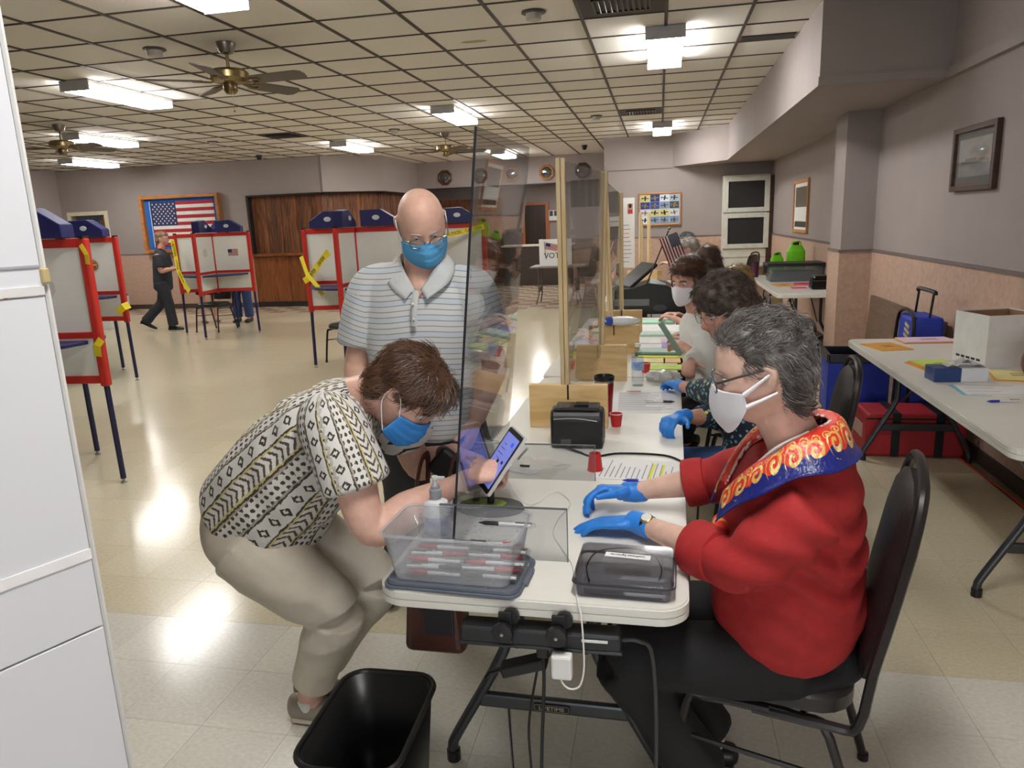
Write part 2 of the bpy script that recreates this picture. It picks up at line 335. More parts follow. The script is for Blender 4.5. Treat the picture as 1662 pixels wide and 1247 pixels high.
# far beam with the room behind it
wf = MB().b2((-5.85, 17.4, 2.42), (-.95, 17.55, CEIL)).build('wall_beam', wallm); struct(wf)
MB().b2((-5.85, 17.385, 2.41), (-.95, 17.4, 2.435)).build('beam_edge', darkm, wf)
w2 = wallbox('wall_far', (-9, 21.0, 0), (2.2, 21.15, 2.7)); 
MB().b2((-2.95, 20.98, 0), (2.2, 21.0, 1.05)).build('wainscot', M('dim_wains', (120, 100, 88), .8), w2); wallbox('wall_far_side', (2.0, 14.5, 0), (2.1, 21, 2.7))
wallbox('wall_far_left', (-9.0, 17.5, 0), (-8.9, 21.1, 2.7))
b = MB()
for i in range(16): b.box((-8.6+i*.6, 19.2, 2.64), (.594, 3.4, .02))
c2 = b.build('ceiling_far', tile_m); struct(c2); MB().b2((-9, 17.5, 2.66), (2.2, 21, 2.7)).build('ceiling_slab', darkm, c2)
d2 = MB().b2((-3.85, 20.94, 0), (-3.75, 21, 2.1)).b2((-3.15, 20.94, 0), (-3.05, 21, 2.1)).b2((-3.75, 20.94, 2.02), (-3.15, 20.94+.06, 2.1)).build('door_2', wood('door_orange', (150, 82, 44), (176, 104, 60))); struct(d2)
for i in range(5): MB().b2((-3.75+i*.12, 20.965, 0), (-3.634+i*.12, 20.985, 2.02)).build('door_plank', wood('door_dark', (44, 28, 22), (60, 38, 28)), d2)
fm = thing('picture_frame', 'small framed row of portraits beside the dark far doorway', 'picture', (-2.85, 20.97, 1.72))
MB().b2((-.24, -.02, -.17), (.24, .015, .17)).build('frame', wood('frame_oak', (150, 104, 62), (176, 130, 84)), fm); MB().b2((-.21, -.026, -.14), (.21, -.02, .14)).build('mat_board', paper, fm)
for i in range(3): MB().b2((-.18+i*.13, -.03, -.02), (-.09+i*.13, -.026, .12)).build('portrait', M('photo_dark', (50, 52, 60)), fm)
# left wall panels behind the shutters in the far room (brown panelling)
pk2 = MB().box((0, 0, 1.1), (.19, .02, 2.2)).mesh('plank', plankm)
wp = MB().b2((-7.6, 19.0, 0), (-4.0, 19.08, 2.2)).build('wall_far_panelled', darkm); struct(wp)
for i in range(18): inst(pk2, 'plank', wp, (-7.5+i*.2, 18.99, 0))
fc = thing('back_counter', 'dark low counter with pale top below the far doorway', 'counter', (-3.1, 18.6, 0))
MB().b2((-.75, -.3, 0), (.95, .3, .96)).build('front', M('counter_dark', (66, 56, 50), .6), fc, bevel=.01); MB().b2((-.8, -.34, .96), (1.0, .34, 1.0)).build('top', M('counter_pale', (206, 198, 184), .3), fc, bevel=.006)
# remaining shell
wallbox('wall_left', (-13.42, FY0, 0), (-13.3, 14.5, CEIL)); wfr = wallbox('wall_front', (FX0, FY0-.1, 0), (-.65, FY0, CEIL)); MB().b2((-.65, FY0-.1, 2.15), (2.1, FY0, CEIL)).build('wall_panel', wallm, wfr); MB().b2((1.75, FY0-.1, 0), (2.1, FY0, 2.15)).build('wall_panel', wallm, wfr)
d3 = MB().b2((-.65, FY0-.06, 0), (-.58, FY0, 2.15)).b2((.515, FY0-.06, 0), (.585, FY0, 2.15)).b2((1.68, FY0-.06, 0), (1.75, FY0, 2.15)).b2((-.65, FY0-.06, 2.08), (1.75, FY0, 2.15)).build('door_3', dkgrey); struct(d3)
for x in (-.58, .585): MB().b2((x, FY0-.04, 0), (x+1.095, FY0-.03, 2.08)).build('pane', cleargl, d3)
wallbox('wall_left_return', (-13.3, 13.6, 0), (-13.0, 14.4, CEIL))
# accordion curtain at the beam's right end
cu = thing('folding_curtain', 'black pleated folding curtain hanging from the far beam', 'curtain', (-1.65, 17.36, 1.86))
for i in range(9):
    x0 = -.36+i*.08; MB().bar((x0, -.03 if i % 2 else .03, .3), (x0+.08, .03 if i % 2 else -.03, .3), .012, .6).build('pleat', M('curtain_black', (30, 30, 34), .7), cu)
# ================= CEILING FIXTURES =================
lampm = bpy.data.materials.new('lamp_diffuser'); nt, N, L = nodes(lampm); p = N['Principled BSDF']; p.inputs['Base Color'].default_value = (.9, .9, .9, 1)
p.inputs['Emission Color'].default_value = (1, .98, .95, 1); p.inputs['Emission Strength'].default_value = LAMP
lampcap = M('lamp_cap', (170, 170, 172), .5)
def lamp(label, x, y, z=CEIL):
    t = thing('ceiling_light', label, 'light', (x, y, z), 0, 'fluorescent ceiling lights')
    MB().b2((-.15, -.61, -.03), (.15, .61, -.002)).build('housing', white, t)
    MB().prism([(p[0], p[1]) for p in rrect(.30, 1.2, .01, 2)], -.03, -.09, .97).build('diffuser', lampm, t)
    for s in (-1, 1): MB().b2((-.155, s*.6-.008+s*.012, -.095), (.155, s*.6+.008+s*.012, -.002)).build('end_cap', lampcap, t)
for lab, x, y in (('fluorescent ceiling light above the row of check-in tables', .04, 6.88), ('fluorescent ceiling light nearest the framed aircraft picture wall', .04, 12.95),
    ('fluorescent ceiling light cut off by the top edge left of centre', -2.66, 3.93), ('fluorescent ceiling light right above the acrylic sheet', -2.66, 9.9),
    ('fluorescent ceiling light behind the nearest ceiling fan', -5.36, 6.95), ('fluorescent ceiling light over the bar corner', -5.36, 12.8),
    ('fluorescent ceiling light right behind the second ceiling fan', -8.1, 9.95), ('fluorescent ceiling light farthest left, by the flag wall', -10.75, 12.8),
    ('fluorescent ceiling light seen through the acrylic sheet before the beam', -3.25, 15.9),
    ('fluorescent ceiling light above the front table, just out of view', .04, .9)):
    lamp(lab, x, y)
lamp('small fluorescent light in the low far room', -3.1, 18.9, 2.63)
FANS = (('brass ceiling fan with five grey blades, nearest of three', -3.32, 5.59, -5), ('brass ceiling fan partly behind the white panel, far left', -7.63, 8.64, -10), ('brass ceiling fan above the bald man', -3.4, 11.94, 25))
blm = M('blade_grey', (92, 84, 76), .5, var=.1)
for lab, x, y, a0 in FANS:
    t = thing('ceiling_fan', lab, 'ceiling fan', (x, y, CEIL), 0, 'ceiling fans')
    MB().lathe([(.0, 0), (.075, 0), (.075, -.02), (.05, -.075), (.02, -.085)], n=20).build('canopy', M('pewter', (140, 132, 122), .35, .8), t, True)
    MB().lathe([(.013, -.08), (.013, -.2)], n=10).build('downrod', brass, t, True)
    MB().lathe([(.03, -.19), (.13, -.2), (.15, -.22), (.15, -.265), (.12, -.29), (.05, -.30)], n=28).build('motor', brass, t, True)
    MB().lathe([(.05, -.295), (.055, -.31), (.055, -.35), (.035, -.375), (.0, -.378)], n=18).build('switch_cup', brass, t, True)
    MB().tube([(.03, -.03, -.36), (.03, -.03, -.50)], .0025, 5).ball((.03, -.03, -.51), .008, 8).build('pull_chain', brass, t)
    for k in range(5):
        a = R(a0+72*k); ca, sa = math.cos(a), math.sin(a); X = Mx(((ca, -sa, 0, 0), (sa, ca, 0, 0), (0, 0, 1, -.285), (0, 0, 0, 1))) @ Mx.Rotation(R(-13), 4, 'X')
        b = MB(); b.X = X; b.prism([(.20, -.055), (.24, -.068), (.62, -.075), (.66, -.05), (.67, 0), (.66, .05), (.62, .075), (.24, .068), (.20, .055)], -.004, .004); bl = b.build('blade', blm, t)
        b = MB(); b.X = X; b.tube([(.08, 0, .01), (.14, 0, -.008), (.2, .03, -.006), (.26, .03, -.006), (.27, 0, -.006), (.26, -.03, -.006), (.2, -.03, -.006), (.14, 0, -.008)], .008, 6); b.build('blade_iron', brass, bl)
# dark vent panels in the grid
for lab, c, r in (('dark square air vent above the near check-in table', 8, 0), ('dark air vent with slats farther along the table row', 8, 9), ('dark air vent panel left of the ceiling fan', -1, 9), ('dark air vent near the far beam', 2, 16)):
    t = thing('air_vent', lab, 'vent', (gx(c)+TS/2, gy(r)+TS/2, CEIL), 0, 'ceiling air vents')
    MB().b2((-.295, -.295, .0), (.295, .295, .012)).build('panel', M('vent_dark', (58, 52, 50), .6), t)
    MB().b2((-.2, -.17, -.012), (.2, -.155, .0)).b2((-.2, .155, -.012), (.2, .17, 0)).b2((-.2, -.17, -.012), (-.185, .17, 0)).b2((.185, -.17, -.012), (.2, .17, 0)).build('frame', black, t)
    for i in range(9): b = MB(); b.box((-.16+i*.04, 0, -.008), (.022, .3, .004), Mx.Rotation(R(35), 3, 'Y')); b.build('slat', M('vent_slat', (96, 92, 88), .4, .5), t)
t = tag(MB().b2((gx(10)+.02, 6.88, CEIL-.008), (1.11, 7.07, CEIL+.0)).build('slot_vent', darkm, None), 'narrow dark slot in the ceiling beside the sloped soffit', 'vent')
for lab, x, y in (('round ceiling speaker beside the square dark vent', -.88, 5.55), ('round ceiling speaker left of the nearest fan', -3.93, 5.57), ('round ceiling speaker above the wooden dividers', -.9, 11.17), ('round ceiling speaker between the fan and the bar', -3.98, 11.18), ('round ceiling speaker above the flag case', -7.08, 11.2)):
    t = thing('ceiling_speaker', lab, 'speaker', (x, y, CEIL), 0, 'round ceiling speakers')
    MB().lathe([(0, 0), (.085, 0), (.088, -.008), (.06, -.012), (0, -.012)], n=24).build('flange', M('speaker_dark', (70, 66, 62), .5), t, True)
    MB().lathe([(.056, -.01), (.056, -.05), (.05, -.055), (0, -.055)], n=20).build('cup', M('frost', (176, 172, 166), .4), t, True)
for lab, x, y in (('black dome security camera above the flag case', -7.63, 13.58), ('black dome security camera near the folding curtain', -1.49, 15.43)):
    t = thing('security_camera', lab, 'camera', (x, y, CEIL), 0, 'dome cameras'); MB().lathe([(0, 0), (.06, 0), (.06, -.03), (0, -.03)], n=18).build('base', black, t, True); MB().ball((0, 0, -.045), .05, 16).build('dome', black, t, True)
o = MB().lathe([(0, CEIL+.003), (.05, CEIL+.003), (.05, CEIL+.0025), (0, CEIL+.0025)], (0, 0, 0), 20).build('water_stain', M('stain', (176, 160, 112), .9), ceil); o.location = (-1.49, 6.25, -.0015); o.scale = (2.2, .8, 1)
# ================= WALL HANGINGS =================
def flag(parent, X, w, h, red=(164, 40, 52), blue=(40, 48, 92), wh=(222, 220, 214), wave=0, name='flag', stars=True, tone=''):
    """stripes, canton and stars as separate flat pieces; X maps (u right, v up) plane"""
    mr, mw, mb = M('flag_red'+tone, red, .8), M('flag_white'+tone, wh, .8), M('flag_blue'+tone, blue, .8)
    def sheet(u0, u1, v0, v1, dz, mat, nm, par):
        b = MB(); b.X = X; n = 12 if wave else 1
        f = lambda u, v: (u, v, dz+wave*math.sin(u/w*7)*(.2+u/w))
        P = [[f(u0+(u1-u0)*i/n, v) for i in range(n+1)] for v in (v0, v1)]; P2 = [[(q[0], q[1], q[2]-.002) for q in r] for r in P]
        b.grid(P); b.grid([r[::-1] for r in P2]); return b.build(nm, mat, par)
    root = sheet(0, w, 0, h, 0, mw, name, parent)
    for i in range(7): sheet(0, w, h*(12-2*i)/13, h*(13-2*i)/13, .003, mr, 'stripe', root)
    sheet(0, w*.4, h*6/13, h, .006, mb, 'canton', root)
    if stars:
        b = MB(); b.X = X
        for r in range(9):
            for c in range(6 if r % 2 == 0 else 5):
                cx = w*.4*(1+2*c+(r % 2))/12; cy = h*6/13+h*7/13*(r+1)/10; s = h*.026
                k = [b.av((cx+s*(1 if i % 2 == 0 else .42)*math.sin(PI*i/5), cy+s*(1 if i % 2 == 0 else .42)*math.cos(PI*i/5), .009+wave*math.sin(cx/w*7)*(.2+cx/w))) for i in range(10)]
                b.af(*k[::-1])
        b.build('stars', mw, root)
    return root
t = thing('flag_case', 'wooden display case with a large American flag on blue backing', 'display case', (-10.0, 14.37, 1.22))
oak = wood('case_oak', (158, 98, 48), (190, 126, 66), 'X', 5)
for a, bb in (((-.94, -.12, 0), (-.87, 0, 1.2)), ((.87, -.12, 0), (.94, 0, 1.2)), ((-.87, -.12, 0), (.87, 0, .07)), ((-.87, -.12, 1.13), (.87, 0, 1.2))): MB().b2(a, bb).build('frame_rail', oak, t, bevel=.006)
MB().b2((-.87, -.02, .07), (.87, -.01, 1.13)).build('backing', M('felt_blue', (30, 104, 190), .9), t)
flag(t, axes((-.72, -.03, .14), (1, 0, 0), (0, 0, 1)), 1.5, .93)
MB().tube([(-.74, -.035, .12), (-.74, -.035, 1.09)], .008, 6).build('flag_cord', white, t)
def pframe(name, label, org, xdir, w, h, fm, bw=.03, inner=None, mat2=None, cat='picture', depth=.03):
    t = thing(name, label, cat, (0, 0, 0)); X = axes(org, xdir, (0, 0, 1))
    t.location = org
    X = axes((0, 0, 0), xdir, (0, 0, 1))
    for a, bb in (((0, 0, 0), (bw, h, depth)), ((w-bw, 0, 0), (w, h, depth)), ((bw, 0, 0), (w-bw, bw, depth)), ((bw, h-bw, 0), (w-bw, h, depth))):
        b = MB(); b.X = X; b.b2(a, bb); b.build('frame_rail', fm, t, bevel=.003)
    b = MB(); b.X = X; b.b2((bw, bw, 0), (w-bw, h-bw, depth*.4)); b.build('mat_board', mat2 or paper, t)
    return t, X
dkwood = wood('frame_walnut', (58, 34, 26), (84, 52, 40), 'X', 8); ltwood = wood('frame_pine', (176, 122, 70), (200, 146, 90), 'X', 8)
# near right wall picture: grey photograph
t, X = pframe('framed_photo', 'dark-framed grey photograph on the right wall above the tan wainscot', (2.0, 5.72, 1.68), (0, -1, 0), .68, .41, dkwood, .035, mat2=M('mat_grey', (92, 92, 92), .6), depth=.035)
b = MB(); b.X = X; b.b2((.09, .09, .014), (.59, .33, .016)); b.build('photograph', M('photo_grey', (126, 126, 126), .3, rgb2=(160, 160, 160), scale=6, stretch=(1, 1, 2.5)), t)
b = MB(); b.X = X; b.b2((.14, .17, .016), (.55, .19, .0175)); b.b2((.2, .19, .016), (.36, .205, .0175)); b.b2((.42, .19, .016), (.5, .2, .0175)); b.build('ship_shape', M('photo_mid', (92, 92, 94), .4), t)
b = MB(); b.X = X; b.b2((.03, .03, .02), (.65, .38, .0215)); b.build('glass', cleargl, t)
t, X = pframe('framed_picture', 'narrow oak-framed picture on the right wall beyond the pillar', (2.0, 11.9, 1.28), (0, -1, 0), 1.1, .74, ltwood, .045, mat2=paper)
b = MB(); b.X = X; b.b2((.12, .36, .013), (.98, .64, .015)); b.build('photograph', M('photo_brown', (96, 84, 70), .4), t); b = MB(); b.X = X; b.b2((.12, .08, .013), (.98, .16, .015)); b.build('caption_photo', M('photo_dk', (60, 60, 60), .4), t)
# aircraft collage
t, X = pframe('framed_collage', 'oak-framed collage of aircraft pictures on the back wall', (-.38, 14.33, 1.42), (1, 0, 0), .78, .60, ltwood, .03, mat2=M('sky_pale', (196, 210, 228), .5))
cols = [(206, 196, 130), (70, 110, 190), (36, 52, 120), (220, 226, 232), (130, 150, 180), (60, 80, 90), (120, 150, 200), (236, 236, 236), (48, 70, 150), (170, 180, 190), (90, 130, 200), (200, 206, 216)]
for i in range(4):
    for j in range(4):
        x0 = .035+i*.178; y0 = .035+j*.133; k = random.randrange(12)
        b = MB(); b.X = X; b.b2((x0, y0, .012), (x0+.172, y0+.128, .015)); q = b.build('print', M('air%d' % k, cols[k], .4), t)
        b = MB(); b.X = X; cx, cy = x0+.086, y0+.064; an = random.uniform(-.3, .3); b.box((cx, cy, .0165), (.13, .016, .002), an); b.box((cx, cy, .0165), (.03, .085, .002), an); b.box((cx-.055, cy, .0165), (.014, .04, .002), an)
        b.build('aircraft', M('plane%d' % (k % 3), [(50, 54, 62), (96, 100, 104), (150, 130, 90)][k % 3], .4), q)
# octagonal clocks / mirrors on the beam
for i, (x, lab) in enumerate(((-5.0, 'octagonal mirror on the beam above the bald man'), (-4.14, 'octagonal mirror on the beam behind the acrylic sheet edge'), (-3.39, 'octagonal mirror on the beam seen through the acrylic sheet'), (-2.56, 'octagonal oak mirror left of the wooden divider post'), (-1.73, 'octagonal mirror on the beam right of the wooden post'))):
    t = thing('octagon_mirror', lab, 'mirror', (x, 17.395, 2.67), 0, 'octagonal mirrors on the beam'); X = Mx.Rotation(R(90), 4, 'X'); X3 = X.to_3x3() @ Mx.Rotation(R(22.5), 3, 'Z')
    MB().lathe([(.15, 0), (.185, 0), (.185, .03), (.16, .045), (.13, .03), (.13, 0)], n=8, X=X3).build('frame', [dkwood, dkwood, wood('oct_oak', (150, 106, 66), (176, 134, 90)), ltwood, dkwood][i], t)
    MB().lathe([(0, .01), (.14, .01), (.12, .02), (0, .03)], n=24, X=X3).build('glass', M('mirror_dark', (120, 124, 128), .08, .9), t, True)
# window-like speaker cabinet at the back right
t = thing('air_cleaner', 'tall white framed wall unit with two dark grilles', 'wall unit', (1.53, 14.33, .62)); cw = M('cream_white', (214, 214, 204), .5); gr = M('grille_dark', (44, 42, 42), .8, bump=.6, bscale=300)
MB().b2((-.40, -.26, 0), (.40, 0, 1.63)).build('cabinet', cw, t, bevel=.01)
MB().b2((.36, -.3, -.3), (.46, 0, 1.6)).build('side_post', dkwood, t)
for z0 in (.34, .98):
    for a, bb in (((-.40, -.31, z0), (-.31, -.26, z0+.62)), ((.31, -.31, z0), (.40, -.26, z0+.62)), ((-.31, -.31, z0), (.31, -.26, z0+.08)), ((-.31, -.31, z0+.54), (.31, -.26, z0+.62))): MB().b2(a, bb).build('door_frame', cw, t, bevel=.006)
    MB().b2((-.31, -.29, z0+.08), (.31, -.27, z0+.54)).build('grille', gr, t)
    for x in (-.25, 0, .25): MB().ball((x, -.315, z0+.59), .008, 8).build('screw', steel, t)
for i in range(2): MB().b2((-.40, -.28, .02+i*.16), (.40, -.26, .16+i*.16)).build('louvre', cw, t, bevel=.006)
# ================= VOTING BOOTHS =================
pan = M('booth_panel', (226, 226, 220), .55, var=.02); legm = M('leg_navy', (28, 30, 70), .4); badge = M('badge', (200, 202, 206), .35, .3)
def booth(name, label, c, rz, hoods=(0, 1, 2, 3), emblem={}, tapes=()):
    t = thing(name, label, 'voting booth', (*c, 0), rz, 'red-framed voting booths')
    MB().tube([(0, 0, .66), (0, 0, 1.6)], .022, 10).build('centre_post', redm, t)
    for k in range(4):
        Q = Mx.Rotation(k*PI/2, 4, 'Z'); 
        def B(): b = MB(); b.X = Q; return b
        arm = B().b2((.565, -.026, .66), (.62, .026, 1.6)).build('corner_post', redm, t, bevel=.012)
        B().tube([(.592, 0, .66), (.605, 0, .03)], .0185, 10).build('leg', legm, arm, True); B().lathe([(.008, .03), (.008, .012), (.02, .01), (.02, 0)], (.605, 0, 0), 12).build('glide', steel, arm)
        B().b2((.58, -.03, 1.6), (.61, .03, 1.615)).build('post_cap', black, arm)
        for z0, z1 in ((.68, .73), (.975, 1.015), (1.545, 1.6)): B().b2((.02, -.016, z0), (.57, .016, z1)).build('rail', redm, t, bevel=.004)
        B().b2((.02, -.005, 1.015), (.57, .005, 1.545)).build('panel', pan, t); B().b2((.02, -.005, .73), (.57, .005, .975)).build('lower_panel', pan, t)
        b = B(); b.prism([(.03, .03), (.54, .03), (.5, .2), (.38, .36), (.2, .5), (.03, .54)], .94, .965); b.build('shelf', navy, t, bevel=.006)
        if k in hoods:
            b = B(); sg = 1 if k % 2 else -1
            P = [(.10, 0), (.50, 0), (.50, .08), (.33, .185), (.10, .18)] if k % 2 == 0 else [(.08, 0), (.5, 0), (.5, .17), (.3, .19), (.08, .06)]
            vs_ = [[b.av((x, y, 1.605+z)) for x, z in P] for y in (-.06, .06)]; n = len(P)
            b.af(*vs_[0]); b.af(*vs_[1][::-1])
            for i in range(n): b.af(vs_[0][(i+1) % n], vs_[0][i], vs_[1][i], vs_[1][(i+1) % n])
            h = b.build('lamp_hood', navy, t, bevel=.006)
            for s in (-1, 1): b = B(); b.lathe([(0, 0), (.034, 0), (.03, .004), (0, .004)], (.28, s*.06, 1.605+.095), 16, Mx.Rotation(R(90*s*-1), 3, 'X') @ Mx.Diagonal((1.25, .8, 1))); b.build('oval_badge', badge, h)
        for s in ((-1, 1) if k in emblem else ()):
            kind = emblem[k]; y = s*.0055
            if kind == 'flag': flag(t, Q @ axes((.24 if s < 0 else .40, y, 1.24), (-s, 0, 0), (0, 0, 1)), .16, .1, stars=False)
            elif kind == 'seal':
                for r_, m_, d_ in ((.075, (196, 198, 200), 0), (.058, (90, 70, 60), .001), (.05, (206, 150, 40), .002)):
                    b = B(); b.lathe([(0, 0), (r_, 0), (r_, .001), (0, .001)], (.29, y+s*d_, 1.30), 24, Mx.Rotation(R(-90*s), 3, 'X')); b.build('seal_ring', M('seal%d' % int(r_*1000), m_, .5), t)
                for q, (z, cc) in enumerate(((1.325, (170, 40, 40)), (1.305, (220, 190, 60)), (1.285, (40, 60, 50)), (1.268, (150, 40, 36)))): B().b2((.255, y+s*.004-.0005, z-.007), (.325, y+s*.004+.0005, z+.007)).build('seal_band', M('sealb%d' % q, cc, .5), t)
            else:
                b = B(); b.lathe([(0, 0), (.07, 0), (.07, .001), (0, .001)], (.29, y, 1.30), 24, Mx.Rotation(R(-90*s), 3, 'X')); b.build('faded_seal', M('seal_faint', (196, 196, 192), .6, rgb2=(214, 214, 210), scale=50), t)
    return t
def tape(label, pts, w=.06, txt=True, ncaut=2):
    """caution tape strip along points; width direction vertical-ish"""
    pts = [V(p) for p in pts]; c0 = pts[0]; t = thing('caution_tape', label, 'tape', c0, 0, 'yellow caution tapes'); P = [[], []]
    for i, p in enumerate(pts):
        d = (pts[min(i+1, len(pts)-1)]-pts[max(i-1, 0)]).normalized(); n = d.cross(V((0, -1, 0)) if abs(d.y) < .9 else V((1, 0, 0))).normalized()
        P[0].append(p-c0-n*w/2); P[1].append(p-c0+n*w/2)
    MB().grid(P).build('strip', yellowm, t, solid=.002)
    if txt:
        for k in range(len(pts)-1):
            a, bb = pts[k], pts[k+1]; d = bb-a
            if d.length < .22: continue
            n = d.normalized().cross(V((0, -1, 0))).normalized(); m = int(d.length/.26)
            for j in range(m):
                q = a.lerp(bb, (j+.5)/m)-c0; text('CAUTION', .055, inkm, t, axes(q+V((0, -.004, 0)), d.normalized(), n if n.z > 0 else -n))
    return t
booth('voting_booth', 'red-framed voting booth nearest the white panel at left', (-4.09, 3.95), R(5.6), (0, 1, 2, 3), {0: 'faint'})
booth('voting_booth', 'red-framed voting booth with a coloured round seal, second from left', (-6.42, 7.1), R(3), (0, 1, 3), {0: 'seal'})
booth('voting_booth', 'red-framed voting booth with small flag print beside the walking person', (-6.92, 10.6), R(8), (0, 3, 1), {0: 'flag', 3: 'faint'})
booth('voting_booth', 'red-framed voting booth with caution tape left of the bald man', (-3.37, 7.9), R(4), (0, 2, 3), {})
booth('voting_booth', 'red-framed voting booth mostly hidden behind the bald man', (-2.68, 8.75), R(10), (0, 2, 3), {})
tape('yellow caution tape slanting across the panel left of the bald man', [(-3.99, 7.80, 1.02), (-3.93, 7.79, 1.05), (-3.44, 7.27, 1.33), (-3.40, 7.26, 1.36)], .07)
tape('yellow caution tape loose end hanging from the shelf left of the man', [(-3.99, 7.79, 1.30), (-3.9, 7.72, 1.1), (-3.72, 7.6, .96), (-3.66, 7.56, .88)], .05)
tape('yellow caution tape twisted between posts beside the walking person', [(-7.48, 10.4, 1.52), (-7.42, 10.35, 1.25), (-7.3, 10.2, 1.05), (-7.12, 10.05, .86), (-7.0, 9.97, .74)], .07)
tape('yellow caution tape wrapped round the foot of the second booth post', [(-5.88, 7.07, .78), (-5.8, 7.07, .84), (-5.76, 7.12, .86)], .08, False)
tape('yellow caution tape knotted at the top of the nearest booth post', [(-3.50, 3.98, 1.56), (-3.46, 3.97, 1.5), (-3.47, 3.98, 1.44)], .03, False)
tape('yellow caution tape scrap on the lower post of the nearest booth', [(-3.50, 3.975, .86), (-3.49, 3.97, .93), (-3.46, 3.98, .97)], .05, False)
tape('yellow caution tape on the booth right of the bald man', [(-2.71, 8.1, 1.38), (-2.48, 8.35, 1.46), (-2.08, 8.8, 1.55)], .06)
# ================= FOLDING TABLES =================
ttop = M('table_hdpe', (226, 224, 216), .38, var=.015, bump=.05, bscale=300); tleg = M('table_leg', (78, 80, 84), .35, .7)
def table(name, label, c, L_, rz=0, W=.75, badge_=True, top=None, lm=None):
    t = thing(name, label, 'table', (*c, 0), rz, 'white folding tables'); top = top or ttop; lm = lm or tleg
    tp = MB().prism(rrect(W-.012, L_-.012, .065, 7), .695, .7).prism(rrect(W, L_, .07, 7), .7, .716).prism(rrect(W-.006, L_-.006, .069, 7), .716, .719).prism(rrect(W, L_, .07, 7), .719, .736).prism(rrect(W-.008, L_-.008, .067, 7), .736, .74).build('tabletop', top, t)
    for s in (-1, 1):
        y = s*(L_/2-.33); fr = MB().tube([(-.3, y, .69), (.3, y, .69)], .013, 8).build('leg_frame', lm, t, True)
        for sx in (-1, 1):
            MB().tube([(sx*.13, y, .69), (sx*.13, y, .45), (sx*.15, y, .36), (sx*.29, y, .1), (sx*.31, y, .05), (sx*.31, y, .015)], .0165, 10, 5).build('leg', lm, fr, True); MB().lathe([(.021, 0), (.021, .035), (.017, .035)], (sx*.31, y, 0), 12).build('foot_cap', black, fr)
        MB().b2((-.22, y-.012, .2), (.22, y+.012, .245)).build('brace_plate', lm, fr, bevel=.008)
        if badge_:
            pl_ = MB().prism(rrect(.105, .024, .006, 3), 0, .003).build('badge', black, fr); pl_.matrix_local = axes((0, y-.0135, .222), (1, 0, 0), (0, 0, 1))
            text('LIFETIME', .017, M('badge_silver', (206, 200, 170), .3, .6), fr, axes((0, y-.0175, .222), (1, 0, 0), (0, 0, 1)), sx=1.15)
            MB().tube([(sx, 0, sz) for sx, sz in [(q[0], q[1]) for q in rrect(.1, .02, .005, 3)]], .0006, 4, closed=True).build('badge_line', M('badge_silver', (206, 200, 170)), fr, loc=(0, y-.0168, .222))
        for sx in (-1, 1): MB().tube([(sx*.1, y, .4), (sx*.1, y-s*.5, .685)], .008, 6).build('stay', lm, fr)
    return t
table('folding_table', 'white folding table at the front, under the acrylic sheet', (-.28, 2.735), 2.44, R(-1.1), badge_=True)
table('folding_table', 'white folding table second in the row, covered with coloured papers', (-.25, 5.19), 2.44, R(-1), badge_=False)
table('folding_table', 'white folding table third in the row, past the black ballot scanner', (-.2, 8.9), 2.44, R(-1), badge_=False)
table('folding_table', 'white folding table along the right wall holding the white box', (1.615, 3.98), 2.44, 0, badge_=False)
table('folding_table', 'white folding table along the right wall beyond the pillar', (1.6, 9.38), 2.55, 0, badge_=False)
t = thing('vote_table', 'small grey folding table under the vote privacy screen', 'table', (-1.9, 14.1, 0)); tg = M('table_brown', (92, 82, 72), .5)
MB().b2((-.5, -.35, .71), (.5, .35, .74)).build('tabletop', M('table_grey', (120, 118, 114), .5), t, bevel=.006)
for s in (-1, 1):
    for q in (-1, 1): MB().tube([(s*.36, q*.2, .71), (s*.36, q*.2, .2), (s*.4, q*.28, .02)], .014, 8).build('leg', tg, t)
    MB().b2((s*.36-.01, -.2, .25), (s*.36+.01, .2, .34)).build('brace', tg, t)
t = thing('privacy_screen', 'white cardboard privacy screen printed with a flag and the word vote', 'privacy screen', (-1.98, 13.95, .74), R(-6))
MB().b2((-.26, 0, 0), (.26, .006, .5)).build('front_panel', paper, t); MB().bar((-.26, 0, .25), (-.26-.03, .35, .25), .006, .5).build('side_panel', paper, t); MB().bar((.26, 0, .25), (.29, .35, .25), .006, .5).build('side_panel', paper, t)
text('VOTE', .15, inkm, t, axes((.02, -.005, .19), (1, 0, 0), (0, 0, 1)), sx=1.0); flag(t, axes((-.15, -.004, .32), (1, 0, -.2), (.1, 0, 1)), .24, .12, wave=.004, stars=False)
MB().tube([(-.16, -.006, .46), (-.13, -.006, .12)], .004, 6).build('pole_print', inkm, t); MB().b2((.1, -.003, .035), (.2, -.001, .05)).build('print_line', inkm, t)
